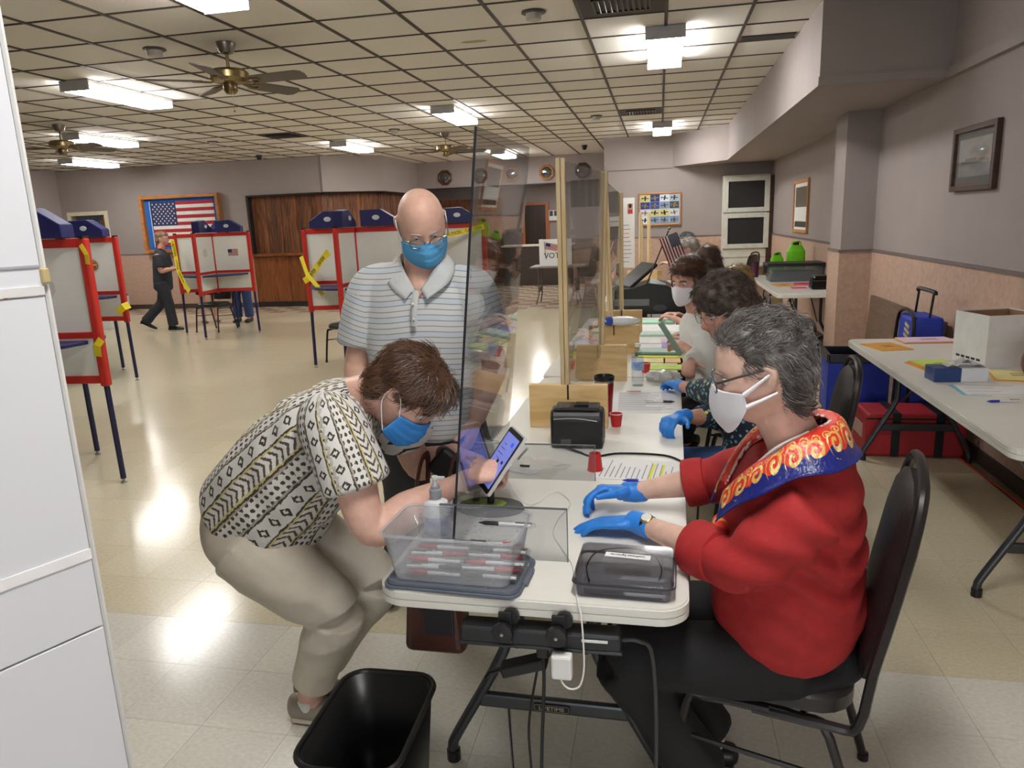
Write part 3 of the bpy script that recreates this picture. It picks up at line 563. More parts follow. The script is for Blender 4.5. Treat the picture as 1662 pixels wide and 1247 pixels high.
# ================= CHECK-IN TABLE: DIVIDERS =================
TZ = .74
def sheet(name, label, corners, th=.005, group='acrylic sheets', mat=None):
    c = [V(p) for p in corners]; n = (c[1]-c[0]).cross(c[3]-c[0]).normalized()*th/2; o = c[0].copy(); t = MB(); k = [t.av(p-o+n) for p in c]+[t.av(p-o-n) for p in c]
    for f in ((0, 1, 2, 3), (7, 6, 5, 4), (0, 4, 5, 1), (1, 5, 6, 2), (2, 6, 7, 3), (3, 7, 4, 0)): t.af(*[k[i] for i in f])
    t.f.pop(); t.mi.pop(); root = thing(name, label, 'divider', o, 0, group); ob = t.build('pane', mat or clearm, root)
    e = MB(); e.bar(V((0, 0, 0)), c[3]-o, th*1.15, .003); e.build('polished_edge', M('edge_dark', (38, 40, 46), .25), root); return root
pr = sheet('acrylic_divider', 'tall clear acrylic sheet standing on the front table', [(-.532, 1.72, TZ), (-.525, 2.38, TZ), (-.405, 2.38, 1.825), (-.415, 1.72, 1.816)])
def foot(pr, y, x0, x1, h, nm):
    b = MB(); b.b2((x0, y-.003, TZ+.001), (x1, y+.003, TZ+h)); b.build('cross_foot', clearm, pr, world=True)
    e = MB(); e.b2((x0, y-.0035, TZ+h-.002), (x1, y+.0035, TZ+h+.001)); e.b2((x1-.001, y-.0035, TZ), (x1+.001, y+.0035, TZ+h)); e.build('foot_edge', M('edge_mid', (96, 98, 104), .25), pr, world=True)
foot(pr, 1.72, -.56, -.225, .145, 'near'); foot(pr, 2.32, -.62, -.205, .125, 'far')
def woodstand(label, x0, x1, y, h, posts, two=True):
    t = thing('divider_base', label, 'divider base', ((x0+x1)/2, y, TZ), 0, 'wooden divider bases'); w_ = x1-x0
    MB().b2((-w_/2, -.019, 0), (w_/2, .019, h)).build('board', pine, t, bevel=.003)
    MB().b2((-.004, -.0195, h*.66), (.004, .0195, h)).build('slot', darkm, t)
    for i, (px, lean, hh) in enumerate(posts):
        for q in (-1, 1): MB().bar((px+q*.0095, 0, h*.72), (px+q*.0095+lean, 0, hh), .017, .03).build('upright', pinez, t, bevel=.002)
    return t
woodstand('pine divider base behind the black card printer, with the tallest uprights', -.535, -.205, 2.97, .185, [(-.012, 0.0, 1.095)])
woodstand('pine divider base beside the water bottle, with a knot in its face', -.475, -.165, 3.88, .195, [(.015, .03, 1.09)])
woodstand('pine divider base third in the row, with a tissue pack on it', -.44, -.12, 4.68, .185, [(-.02, -.03, 1.09)])
woodstand('pine divider base fourth in the row, next to the ballot scanner', -.42, -.12, 5.5, .18, [(-.005, 0, 1.03)])
woodstand('pine divider base on the third table, beyond the scanner', -.34, -.02, 8.2, .28, [(-.02, 0, .9), (.07, 0, .89)])
woodstand('pine divider base at the far end of the third table', -.3, .04, 9.3, .2, [(-.08, 0, .8)])
sheet('acrylic_divider', 'clear acrylic sheet between the two nearest pine bases', [(-.383, 2.99, .88), (-.305, 3.86, .88), (-.275, 3.86, 1.82), (-.383, 2.99, 1.83)])
sheet('acrylic_divider', 'clear acrylic sheet between the third and fourth pine bases', [(-.295, 4.7, .87), (-.275, 5.46, .87), (-.275, 5.46, 1.76), (-.325, 4.7, 1.82)])
sheet('acrylic_divider', 'clear acrylic sheet on the third table by the posters', [(-.2, 8.22, .9), (-.21, 9.28, .9), (-.21, 9.28, 1.6), (-.2, 8.22, 1.62)])
# ================= THINGS ON THE FRONT TABLE =================
# grey lid and clear bin with pens
t = thing('bin_lid', 'grey plastic bin lid lying under the clear pen bin', 'lid', (-.482, 1.625, TZ), R(-3)); lidm = M('lid_grey', (92, 98, 110), .5)
MB().prism(rrect(.345, .215, .03, 5), 0, .008).prism(rrect(.335, .205, .028, 5), .008, .013).build('plate', lidm, t, bevel=.002)
MB().tube([(p[0], p[1], .014) for p in rrect(.325, .195, .028, 5)], .004, 6, closed=True).build('rim', lidm, t)
for x in (-.09, .09): MB().b2((x-.003, -.095, .012), (x+.003, -.06, .0155)).build('rib', lidm, t)
MB().b2((.165, -.04, .002), (.18, .04, .012)).build('latch_tab', lidm, t, bevel=.003)
t = thing('pen_bin', 'clear plastic bin full of wrapped pens on the grey lid', 'bin', (-.487, 1.628, TZ+.016), R(-3)); milky = clear('milky_plastic', (.96, .97, .99), .15, .6, .26)
def tub(b, w, d, h, r, sc, th=.003):
    for k, (ww, dd, rr) in enumerate(((w*sc, d*sc, r), (w, d, r))): pass
    A = rrect(w*sc, d*sc, r, 5); B_ = rrect(w, d, r, 5); n = len(A)
    a = [b.av((*p, .0)) for p in A]; c = [b.av((*p, h)) for p in B_]; b.af(*a[::-1])
    for i in range(n): b.af(a[i], a[(i+1) % n], c[(i+1) % n], c[i])
    return b
tub(MB(), .335, .195, .118, .028, .87).build('tub', milky, t, True, solid=.002); MB().tube([(p[0], p[1], .118) for p in rrect(.342, .202, .03, 5)], .004, 6, closed=True).build('rim', milky, t, True)
penw = M('pen_white', (220, 222, 226), .25); penred = M('pen_red', (186, 30, 52), .45); penblk = M('pen_grip', (34, 36, 42), .5); penblu = M('pen_blue', (34, 40, 170), .4)
def pen(label, p, d, grip, wrap=False, group='pens in the clear bin'):
    t = thing('pen', label, 'pen', p, math.atan2(d[1], d[0]), group)
    MB().lathe([(.0015, 0), (.004, .012), (.0055, .014), (.0055, .05), (.005, .052)], n=10, X=Mx.Rotation(R(90), 3, 'Y')).build('grip', grip, t, True)
    MB().lathe([(.0048, .05), (.0048, .132), (.003, .134)], n=10, X=Mx.Rotation(R(90), 3, 'Y')).build('barrel', penw, t, True); MB().b2((.095, -.002, .004), (.136, .002, .008)).build('clip', steel, t)
    if wrap: MB().lathe([(.004, -.008), (.0085, 0), (.0085, .138), (.004, .146)], n=10, X=Mx.Rotation(R(90), 3, 'Y')).build('wrapper', cleargl, t)
    return t
zb = TZ+.03; k = 0
for lay in range(3):
    for i in range(4):
        for side in (0, 1):
            x = -.60+side*.14+random.uniform(-.006, .006); y = 1.565+i*.036+lay*.008; g = (penred, penblk, penred, penred)[(i+lay+side) % 4]
            flip = (i+lay) % 2; p = (x if not flip else x+.13, y, zb+lay*.013)
            pen('wrapped %s-grip pen in the pile at the bottom of the clear bin' % ('red' if g is penred else 'black'), p, (1 if not flip else -1, random.uniform(-.05, .05)), g, True)
pen('wrapped black-grip pen lying on top of the pile in the bin', (-.44, 1.66, TZ+.125), (1, -.05), penblk, True)
# sanitizer bottle
t = thing('pump_bottle', 'white sanitizer bottle with grey pump behind the clear bin', 'bottle', (-.595, 1.80, TZ))
MB().lathe([(.0, 0), (.034, 0), (.037, .006), (.037, .10), (.032, .118), (.014, .128), (.014, .135)], n=24).build('bottle', M('bottle_white', (232, 234, 238), .35), t, True)
MB().lathe([(.017, .132), (.017, .155), (.013, .157), (.013, .165)], n=20).build('collar', M('collar_grey', (150, 152, 156), .35), t, True); MB().lathe([(.006, .16), (.006, .182), (.009, .184), (.009, .192), (0, .194)], n=14).build('pump', cleargl if 0 else M('pump_pale', (206, 208, 212), .3), t, True); MB().b2((0, -.005, .184), (.028, .005, .192)).build('nozzle', M('pump_pale', (206, 208, 212)), t, bevel=.002)
MB().lathe([(.0376, .03), (.0376, .085)], n=24).build('label_band', M('label_blue', (120, 140, 200), .5, rgb2=(220, 226, 240), scale=40), t)
o = MB().prism(rrect(.018, .014, .003, 3), 0, .004).build('tape_piece', M('tape_blue', (40, 120, 220), .5), None); o.location = (-.645, 1.62, TZ); tag(o, 'small bright blue tape piece at the left edge of the front table', 'tape')
# smoky box
t = thing('document_box', 'smoky grey plastic box with a white name label on its lid', 'box', (-.075, 1.625, TZ), R(-2)); smoke = clear('smoke_plastic', (.72, .72, .75), .06, .9)
tub(MB(), .222, .165, .035, .016, .97).build('base_tray', smoke, t, True, solid=.002)
b = MB(); A = rrect(.228, .17, .018, 5); n = len(A); a = [b.av((*p, .034)) for p in A]; c = [b.av((p[0]*.97, p[1]*.96, .062)) for p in A]; b.af(*c)
for i in range(n): b.af(a[i], a[(i+1) % n], c[(i+1) % n], c[i])
b.build('lid', smoke, t, True, solid=.002); MB().tube([(p[0], p[1], .035) for p in rrect(.232, .174, .02, 5)], .0035, 6, closed=True).build('seam_rim', M('smoke_rim', (52, 52, 56), .3), t, True)
MB().b2((-.09, -.07, .004), (.09, .06, .018)).build('papers_inside', M('paper_in', (150, 150, 150), .7), t)
lb = MB().box((0, 0, 0), (.108, .022, .0012)).build('label_strip', paper, t); lb.location = (.005, .012, .0655); lb.rotation_euler = (0, 0, R(-4))
text('Unaffiliated Signatures', .0108, inkm, t, axes((.005, .012, .0664), (-1, .07, 0), (-.07, -1, 0)), sx=.86)
MB().tube([(-.08, -.05, .025), (-.095, .02, .03), (-.07, .06, .05), (.0, .07, .058), (.06, .05, .055), (.085, 0, .045), (.08, -.04, .035)], .0018, 6, 6).build('cable_inside', black, t)
# tablet on stand
t = thing('tablet', 'tablet with a blue lit screen on a dark stand', 'tablet', (-.50, 2.04, TZ)); a_ = V((.45, -.89, 0)); b_ = V((.535, .27, .80)).normalized(); n_ = a_.cross(b_).normalized()
MB().lathe([(0, 0), (.10, 0), (.104, .006), (.098, .018), (.08, .022), (0, .022)], n=36).build('stand_base', M('stand_grey', (70, 74, 76), .5), t, True).scale = (1, .62, 1)
MB().lathe([(0, .021), (.05, .021), (.048, .0235), (0, .0235)], n=28).build('green_disc', M('disc_green', (150, 180, 50), .5), t, True).scale = (1, .62, 1)
cc = V((.035, .005, .158)); MB().tube([(.0, 0, .02), (.004, 0, .11), tuple(cc-n_*-.0)], .011, 10).build('stand_pole', dkgrey, t, True)
X = axes(cc, a_, b_); 
def tb(w, h, z0, z1, nm, mat, r=.01, dx=0, dy=0): b = MB(); b.X = X; b.prism(rrect(w, h, r, 4, dx, dy), z0, z1); return b.build(nm, mat, t)
tb(.145, .205, -.006, .004, 'case', M('case_silver', (206, 206, 206), .4)); tb(.137, .197, .004, .006, 'bezel', black, .008)
scr = M('screen_blue', (120, 130, 214), .12, emit=.35, var=.08, scale=3, spec=.6); tb(.118, .168, .006, .0066, 'screen', scr, .002)
tb(.02, .014, .0066, .007, 'screen_button', M('ui_blue', (40, 96, 220), .3, emit=.4), .002, .03, .06); tb(.016, .01, .0066, .007, 'screen_box', M('ui_dark', (50, 44, 70), .3), .002, .035, .0)
for i in range(6): tb(.03+.01*(i % 3), .002, .0066, .0069, 'screen_text', M('ui_ink', (70, 78, 150), .3), .0005, -.02, .05-.016*i)
# white charging cable: tablet -> over the table edge -> charger
cab = thing('charging_cable', 'thin white cable running from the tablet over the table edge', 'cable', (-.25, 1.9, TZ))
pts = [(-.44, 2.03, .835), (-.40, 2.05, .765), (-.37, 2.10, .7435), (-.323, 2.2, .7435), (-.279, 2.15, .7435), (-.264, 2.09, .7435), (-.285, 1.99, .7435), (-.287, 1.889, .7435), (-.25, 1.79, .7435), (-.212, 1.70, .7435), (-.19, 1.58, .7435), (-.178, 1.515, .746), (-.168, 1.488, .725), (-.163, 1.48, .66), (-.162, 1.47, .6), (-.172, 1.465, .562), (-.195, 1.465, .553), (-.213, 1.468, .568), (-.213, 1.472, .59)]
MB().tube(pts, .0021, 7, 6).build('cord', white, cab, True, world=True)
# power strip clamped under the front edge
t = thing('power_strip', 'black power strip clamped under the front edge of the table', 'power strip', (-.27, 1.535, .645))
MB().b2((-.19, -.03, -.02), (.19, .025, .022)).build('housing', M('strip_black', (34, 36, 40), .4), t, bevel=.006); MB().b2((-.195, -.034, -.024), (.195, .03, -.016)).build('base_plate', black, t, bevel=.004)
for x in (-.075, .05):
    cl = MB().b2((x-.016, -.045, -.005), (x+.016, -.038, .075)).build('clamp_arm', black, t, bevel=.003)
    MB().lathe([(0, 0), (.012, 0), (.024, .006), (.026, .014), (.024, .022), (.01, .024), (0, .024)], (x-.004, -.043, .03), 10, Mx.Rotation(R(90), 3, 'X')).build('knob', black, cl, True)
    MB().lathe([(0, 0), (.02, 0), (.02, .012), (0, .012)], (x+.012, -.028, .06), 16, Mx.Rotation(R(90), 3, 'X')).build('clamp_pad', black, cl, True); MB().lathe([(0, 0), (.004, 0), (.004, .002), (0, .002)], (x-.004, -.067, .03), 10, Mx.Rotation(R(90), 3, 'X')).build('bolt', steel, cl)
MB().b2((.1, -.0335, .006), (.16, -.031, .012)).build('rating_label', white, t)
o = MB().b2((-.024, -.014, -.03), (.024, .014, .03)).build('charger', white, None, bevel=.006); o.location = (-.213, 1.478, .602); tag(o, 'white square charger plugged into the black power strip', 'charger')
t = thing('power_adapter', 'black power brick hanging below the table on its cord', 'power adapter', (-.33, 1.62, .5)); MB().box((0, 0, 0), (.12, .045, .03), Mx.Rotation(R(-18), 3, 'Y')).build('brick', black, t, bevel=.005)
MB().tube([(.06, 0, .02), (.075, 0, .06), (.05, 0, .085), (.0, 0, .08), (-.02, 0, .05)], .003, 6, 6).build('cord', black, t, True); MB().tube([(-.06, 0, -.018), (-.09, 0, -.03), (-.1, 0, -.045)], .006, 6).build('plug', black, t)
t = thing('electric_cable', 'black plug and cord hanging straight down from the power strip', 'cord', (-.265, 1.53, .62)); MB().b2((-.014, -.014, -.03), (.014, .014, .005)).build('plug', black, t, bevel=.004); MB().tube([(0, 0, -.03), (0, .0, -.1), (-.01, .01, -.25), (-.03, .03, -.5), (-.1, .2, -.612)], .0045, 8, 6).build('cord', black, t, True)
t = thing('electric_cable', 'black cord looping under the right half of the front table', 'cord', (-.06, 1.54, .64)); MB().tube([(-.02, 0, -.0), (.02, 0, .0), (.05, .02, -.05), (.06, .06, -.3), (.05, .1, -.55), (.0, .16, -.63), (-.3, .2, -.632)], .005, 8, 6).build('cord', M('cord_grey', (58, 58, 60), .5), t, True)
t = thing('electric_cable', 'thin black cord trailing on the floor under the front table', 'cord', (-.3, 1.65, .5)); MB().tube([(.0, 0, -.02), (-.03, .0, -.2), (-.04, .05, -.42), (-.1, .12, -.493), (-.2, .5, -.494)], .0035, 8, 6).build('cord', black, t, True)
# printer / card reader
t = thing('card_printer', 'black label printer in front of the nearest pine base', 'printer', (-.305, 2.73, TZ)); gl = M('printer_gloss', (44, 46, 50), .2)
P = [(-.07, 0), (.07, 0), (.07, .10), (.05, .14), (.0, .155), (-.05, .15), (-.07, .12)]
b = MB(); A = [[b.av((sx, y, z)) for y, z in P] for sx in (-.1, .1)]; b.af(*A[0]); b.af(*A[1][::-1])
for i in range(len(P)): b.af(A[0][(i+1) % 7], A[0][i], A[1][i], A[1][(i+1) % 7])
b.build('body', black, t, bevel=.012); MB().b2((-.085, -.06, .148), (.085, .04, .16)).build('cover', gl, t, bevel=.008); MB().b2((-.01, -.04, .158), (.045, .02, .166)).build('window', M('window_blk', (12, 12, 14), .08), t, bevel=.003)
MB().tube([(-.085, -.073, .118), (.0, -.075, .122), (.08, -.073, .112)], .002, 6, 4).build('seam_line', M('seam_pale', (150, 152, 156), .3), t); MB().b2((-.06, -.073, .02), (-.02, -.069, .04)).build('port', M('port', (70, 70, 74)), t)
t = thing('electric_cable', 'black cord running from the label printer across the table', 'cord', (-.33, 2.64, TZ)); MB().tube([(-.02, .03, .02), (.0, -.005, .012), (.04, -.03, .005), (.1, -.075, .004), (.19, -.03, .004), (.35, -.04, .004), (.42, -.12, .004), (.455, -.2, .0), (.465, -.25, -.06), (.46, -.26, -.2)], .004, 8, 6).build('cord', black, t, True)
# cups, mug, bottle
redp = M('cup_red', (196, 36, 36), .4)
def cup(label, p, h=.055, inv=False):
    t = thing('paper_cup', label, 'cup', p, 0, 'small red paper cups'); r0, r1 = (.027, .02) if inv else (.02, .027)
    MB().lathe([(r0, 0), (r1, h), (r1-.002, h), (r0-.002, .003)], n=20).build('cup', redp, t, True); MB().tube([(math.cos(a)*(r0 if inv else r1), math.sin(a)*(r0 if inv else r1), .001 if inv else h) for a in np.linspace(0, 2*PI, 20, endpoint=False)], .0016, 6, closed=True).build('rim', redp if inv else M('cup_rim', (228, 216, 212), .4), t)
cup('small red paper cup standing upright behind the label printer', (-.173, 2.99, TZ)); cup('small red paper cup turned upside down by the highlighted sheet', (-.215, 2.43, TZ), .062, True); cup('small red paper cup beside the water bottle', (-.07, 4.09, TZ))
t = thing('travel_mug', 'red steel travel mug with a black lid behind the pine base', 'mug', (-.235, 3.16, TZ)); MB().lathe([(0, 0), (.032, 0), (.034, .01), (.043, .15), (.043, .165)], n=28).build('body', M('mug_red', (150, 24, 40), .3, .5), t, True); MB().lathe([(.046, .163), (.047, .178), (.04, .182), (.036, .172), (0, .172)], n=28).build('lid', M('mug_lid', (24, 24, 26), .2), t, True); MB().lathe([(.0435, .15), (.0445, .164)], n=28).build('steel_ring', steel, t, True)
t = thing('water_bottle', 'clear plastic water bottle with a blue label', 'bottle', (-.105, 3.76, TZ)); MB().lathe([(0, 0), (.03, 0), (.032, .01), (.029, .02), (.032, .03), (.029, .045), (.032, .06), (.031, .08), (.032, .14), (.028, .165), (.014, .195), (.013, .21)], n=24).build('bottle', clear('pet', (.9, .92, .94), .05), t, True)
MB().lathe([(.0328, .085), (.0328, .13)], n=24).build('label', M('label_water', (60, 120, 190), .4, rgb2=(210, 226, 240), scale=24), t, True); MB().lathe([(.0145, .205), (.0145, .222), (0, .222)], n=16).build('cap', white, t, True); MB().lathe([(0, .004), (.029, .004), (.029, .15), (0, .15)], n=20).build('water', clear('water_in', (.93, .95, .96), .02), t, True)
# papers
def sheetp(name, label, c, w, d, rz, mat, z=TZ, th=.0012, group=None, cat='paper', lines=0, bars=()):
    t = thing(name, label, cat, (*c, z), rz, group); MB().b2((-w/2, -d/2, 0), (w/2, d/2, th)).build('sheet', mat, t)
    for i in range(lines):
        y = d*.42-d*.84*i/max(1, lines-1); MB().b2((-w*.42, y-.0016, th), (-w*.42+w*.84*random.uniform(.45, 1), y+.0016, th+.0004)).build('printed_line', M('print_grey', (140, 140, 146), .7), t)
    for y, hh, col in bars: MB().b2((-w*.4, y-hh/2, th+.0001), (w*.3, y+hh/2, th+.0003)).build('highlight', M('hl_%d_%d_%d' % col, col, .7), t)
    return t
sheetp('paper_sheet', 'white instruction sheet with yellow highlighting by the inverted cup', (-.07, 2.44), .216, .279, R(84), paper, lines=14, bars=((-.05, .012, (222, 226, 60)), (-.085, .01, (222, 226, 60))), z=TZ+.0005)
sheetp('paper_sheet', 'large white printed form in front of the gloved hands', (-.06, 3.42), .3, .43, R(2), paper, lines=22)
pen('blue-grip pen lying beside the highlighted sheet', (-.115, 2.32, TZ+.006), (1, .02), penblu, False, 'pens on tables'); pen('black-grip pen lying on the white printed form', (.075, 3.39, TZ+.008), (-1, .0), penblk, False, 'pens on tables')
t = thing('plastic_bag', 'small crumpled clear plastic wrapper near the tablet', 'wrapper', (-.43, 2.42, TZ), R(-25)); b = MB(); G = [[(x*.11, y*.08, .004+.012*random.random()) for x in np.linspace(-1, 1, 9)] for y in np.linspace(-1, 1, 7)]; b.grid(G); b.build('film', clear('film', (.95, .95, .95), .1), t); MB().b2((-.08, -.06, .0005), (.03, .02, .002)).build('card', paper, t); MB().box((-.04, .0, .006), (.035, .008, .006), .3).build('black_clip', black, t)
pcol = {'green': (176, 226, 200), 'dgreen': (56, 110, 76), 'yellow': (226, 220, 60), 'lime': (200, 226, 110), 'cream': (236, 226, 160), 'pink': (240, 208, 222), 'lav': (170, 160, 236), 'orange': (240, 200, 150), 'mint': (200, 228, 214)}
PM = {k: M('paper_'+k, c, .7, var=.02) for k, c in pcol.items()}
for nm, lab, c, w_, d_, rz, k, z in (('a', 'pale green paper stack at the far end of the second table', (.0, 6.1), .26, .2, 0, 'green', .012), ('b', 'white paper stack behind the pale green papers', (.01, 5.72), .3, .34, 0, None, .01), ('c', 'mint green paper stack in the middle of the second table', (.02, 5.43), .3, .16, 0, 'mint', .016),
    ('d', 'white form pad left of the pink papers', (-.06, 5.12), .16, .18, 0, None, .008), ('e', 'pink paper pad on the second table', (.08, 5.14), .13, .17, 0, 'pink', .008), ('f', 'white form pad left of the lavender papers', (-.05, 4.92), .17, .15, 0, None, .008), ('g', 'lavender paper pad on the second table', (.08, 4.92), .12, .14, 0, 'lav', .01),
    ('h', 'dark green folder of papers nearest the seated women', (.03, 4.68), .34, .2, R(-3), 'dgreen', .012), ('i', 'mint sheet lying on the dark green folder', (.02, 4.71), .3, .15, R(-3), 'mint', .018), ('j', 'bright yellow sheet sticking out below the green folder', (.04, 4.57), .33, .1, R(-3), 'yellow', .006),
    ('k', 'cream card pad on the second table by the bottle', (-.02, 4.42), .12, .13, 0, 'cream', .006), ('l', 'orange-edged card pad beside the cream pad', (.08, 4.42), .1, .13, 0, 'orange', .006), ('m', 'lime green card pad nearest the red cup', (-.01, 4.22), .11, .14, 0, 'lime', .006), ('n', 'lime green card pad at the table edge', (.085, 4.22), .1, .14, 0, 'lime', .007),
    ('o', 'lavender leaflet left of the pine bases', (-.5, 4.75), .14, .12, 0, 'lav', .004), ('p', 'white leaflet pile left of the third pine base', (-.5, 5.05), .16, .2, 0, None, .006), ('q', 'pale pink leaflet left of the third pine base', (-.48, 5.35), .12, .1, 0, 'pink', .004)):
    sheetp('paper_pad', lab, c, w_, d_, rz, PM.get(k, paper), TZ, z, 'paper pads on the second table', lines=3)
t = thing('plastic_bag', 'crumpled grey plastic bag at the near end of the second table', 'bag', (.02, 3.87, TZ)); b = MB(); b.ball((0, 0, .022), (.095, .055, .035), 18); b.v = [tuple(V(p)*(1+.12*math.sin(p[0]*90+p[1]*70)+.08*math.sin(p[2]*200+p[0]*60))) for p in b.v]; b.build('bag', M('bag_grey', (190, 190, 186), .25), t, True)
t = thing('tissue_pack', 'white and blue tissue pack lying on the third pine base', 'tissue pack', (-.23, 4.66, .925)); b = MB(); b.ball((0, 0, .03), (.12, .05, .03), 16); b.build('pack', M('pack_white', (216, 220, 228), .3), t, True); MB().ball((-.08, -.01, .03), (.045, .047, .029), 12).build('blue_end', M('pack_blue', (50, 80, 180), .3), t, True)
o = sheetp('paper_pad', 'small pink and white ticket lying beside the travel mug', (-.12, 3.62), .07, .02, R(3), M('ticket', (214, 130, 130), .6), TZ, .002)
# ballot scanner
t = thing('ballot_scanner', 'black ballot scanner with raised lid on a black ballot box', 'scanner', (-.06, 6.85, 0)); sb = M('scanner_black', (20, 21, 24), .35)
MB().b2((-.30, -.33, .02), (.32, .33, .66)).build('ballot_box', sb, t, bevel=.02)
P = [(-.33, .64), (.30, .64), (.33, .72), (.31, .84), (.24, .93), (.12, 1.0), (-.02, 1.02), (-.15, .98), (-.33, .96)]
b = MB(); A = [[b.av((x, sy, z)) for x, z in P] for sy in (-.26, .26)]; n = len(P); b.af(*A[0]); b.af(*A[1][::-1])
for i in range(n): b.af(A[0][(i+1) % n], A[0][i], A[1][i], A[1][(i+1) % n])
b.build('scanner_body', sb, t, bevel=.015)
MB().bar((-.26, 0, .97), (-.02, .1, 1.17), .36, .03).build('lid', black, t, bevel=.01); MB().b2((-.34, -.272, .82), (-.02, -.255, .88)).build('grey_band', M('scan_grey', (120, 124, 132), .35), t, bevel=.006)
MB().b2((.0, -.266, .72), (.22, -.258, .745)).build('white_label', white, t); MB().b2((-.04, -.266, .72), (-.01, -.258, .745)).build('small_label', white, t); MB().b2((-.36, -.28, .62), (.36, .3, .645)).build('shelf_edge', sb, t, bevel=.01)
MB().lathe([(0, 0), (.05, 0), (.05, .004), (0, .004)], (.07, -.262, .80), 20, Mx.Rotation(R(90), 3, 'X') @ Mx.Diagonal((1.2, .6, 1))).build('emblem', M('emblem', (60, 62, 68), .3), t)
t = thing('desk_flag', 'small American flag on a black staff leaning over the ballot scanner', 'flag', (-.11, 6.6, 1.0)); MB().tube([(0, 0, 0), (.19, 0, .47)], .006, 8).build('staff', black, t, True); MB().ball((.195, 0, .485), .014, 10).build('finial', brass, t, True)
flag(t, axes((.11, -.012, .40), (.35, 0, -.94), (.94, 0, .35)), .28, .16, red=(130, 34, 52), blue=(34, 36, 66), wave=.02, tone='_cloth')
# chairs: black padded stacking chair
vin = M('vinyl_black', (38, 34, 34), .38, bump=.15, bscale=90); cfr = M('chair_frame', (54, 50, 50), .3, .6)
def chair(name, label, c, rz, group='black padded stacking chairs', s=1):
    """faces local +y"""
    t = thing(name, label, 'chair', (*c, 0), rz, group)
    b = MB(); A = rrect(.42, .42, .1, 5); n = len(A); lv = [(.90, .40), (1, .415), (1, .45), (.9, .468), (.6, .475)]; rg = [[b.av((p[0]*k, p[1]*k, z*s)) for p in A] for k, z in lv]; b.af(*rg[0][::-1]); b.af(*rg[-1])
    for p, q in zip(rg, rg[1:]):
        for i in range(n): b.af(p[i], p[(i+1) % n], q[(i+1) % n], q[i])
    b.build('seat', vin, t, True)
    Q = Mx.Translation((0, -.235, .50*s)) @ Mx.Rotation(R(10), 4, 'X'); b = MB(); b.X = Q
    O = [(-.16, 0), (.16, 0), (.19, .2), (.185, .36), (.14, .45), (.06, .475), (-.06, .475), (-.14, .45), (-.185, .36), (-.19, .2)]
    rg = [[b.av((x*k, y, .235+(z-.235)*k)) for x, z in O] for k, y in ((.86, -.022), (1, -.012), (1, .012), (.88, .028), (.5, .034))]; b.af(*rg[0]); b.af(*rg[-1][::-1]); n = len(O)
    for p, q in zip(rg, rg[1:]):
        for i in range(n): b.af(p[(i+1) % n], p[i], q[i], q[(i+1) % n])
    b.build('backrest', vin, t, True)
    f = lambda x, y, z: tuple(Q @ V((x, y, z)))
    MB().tube([(.2, .02, .385*s), (.205, -.16, .385*s), (.205, -.22, .40*s)]+[f(x, 0, z) for x, z in ((.205, .05), (.215, .2), (.205, .38), (.155, .475), (.06, .505), (-.06, .505), (-.155, .475), (-.205, .38), (-.215, .2), (-.205, .05))]+[(-.205, -.22, .40*s), (-.205, -.16, .385*s), (-.2, .02, .385*s)], .0125, 8, 3).build('back_frame', cfr, t, True)
    for sx in (-1, 1):
        MB().tube([(sx*.2, -.02, .39*s), (sx*.2, .14, .388*s), (sx*.205, .185, .36*s), (sx*.215, .235, .01)], .0125, 8, 3).build('leg', cfr, t, True); MB().tube([(sx*.19, .05, .392*s), (sx*.195, -.1, .385*s), (sx*.2, -.16, .35*s), (sx*.215, -.26, .01)], .0125, 8, 3).build('leg', cfr, t, True)
        MB().tube([(sx*.207, .195, .27*s), (sx*.207, -.18, .24*s)], .007, 6).build('side_bar', cfr, t, True)
        for y in (.235, -.26): MB().lathe([(.016, 0), (.016, .02), (.013, .022)], (sx*.215, y, 0), 10).build('foot_cap', black, t)
    MB().tube([(-.19, -.1, .385*s), (.19, -.1, .385*s)], .01, 6).build('cross_bar', cfr, t); return t
chair('stacking_chair', 'black padded chair under the woman in the red jacket', (.30, 1.88), R(77))
chair('stacking_chair', 'black padded chair under the curly-haired woman', (.46, 3.14), R(84)); chair('stacking_chair', 'black padded chair under the masked woman in white', (.5, 4.25), R(88)); chair('stacking_chair', 'black padded chair beyond the ballot scanner', (.45, 5.55), R(88))
chair('stacking_chair', 'black chair in front of the voting booth with the flag print', (-7.28, 10.98), R(175)); chair('stacking_chair', 'black chair beside the taped voting booth left of the bald man', (-3.72, 8.35), R(165))
chair('stacking_chair', 'black chair behind the acrylic sheet beside the front table', (-.95, 3.7), R(-85))
# waste basket
t = thing('waste_basket', 'black rectangular waste basket in front of the bending woman', 'waste basket', (-.72, 1.525, 0), R(1)); wbm = M('basket_black', (24, 24, 25), .35)
b = MB(); b.prism(rrect(.19, .29, .05, 6), 0, .002); 
A = rrect(.195, .29, .05, 6); B_ = rrect(.25, .37, .06, 6); n = len(A); a = [b.av((*p, .0)) for p in A]; c = [b.av((*p, .375)) for p in B_]
for i in range(n): b.af(a[i], a[(i+1) % n], c[(i+1) % n], c[i])
b.build('body', wbm, t, True, solid=.003); MB().tube([(p[0], p[1], .376) for p in rrect(.262, .382, .064, 6)], .008, 8, closed=True).build('rim', wbm, t, True)
for x in (-.06, .02): MB().b2((x, -.182, .3), (x+.004, -.176, .315)).build('mould_mark', black, t)
o = MB(); G = [[(x*.06, y*.07, .003+.02*random.random()) for x in np.linspace(-1, 1, 8)] for y in np.linspace(-1, 1, 8)]; o = o.grid(G).build('plastic_wrapper', clear('film', (.95, .95, .95)), None); o.location = (-.95, 1.52, 0); tag(o, 'crumpled clear wrapper on the floor left of the waste basket', 'wrapper')
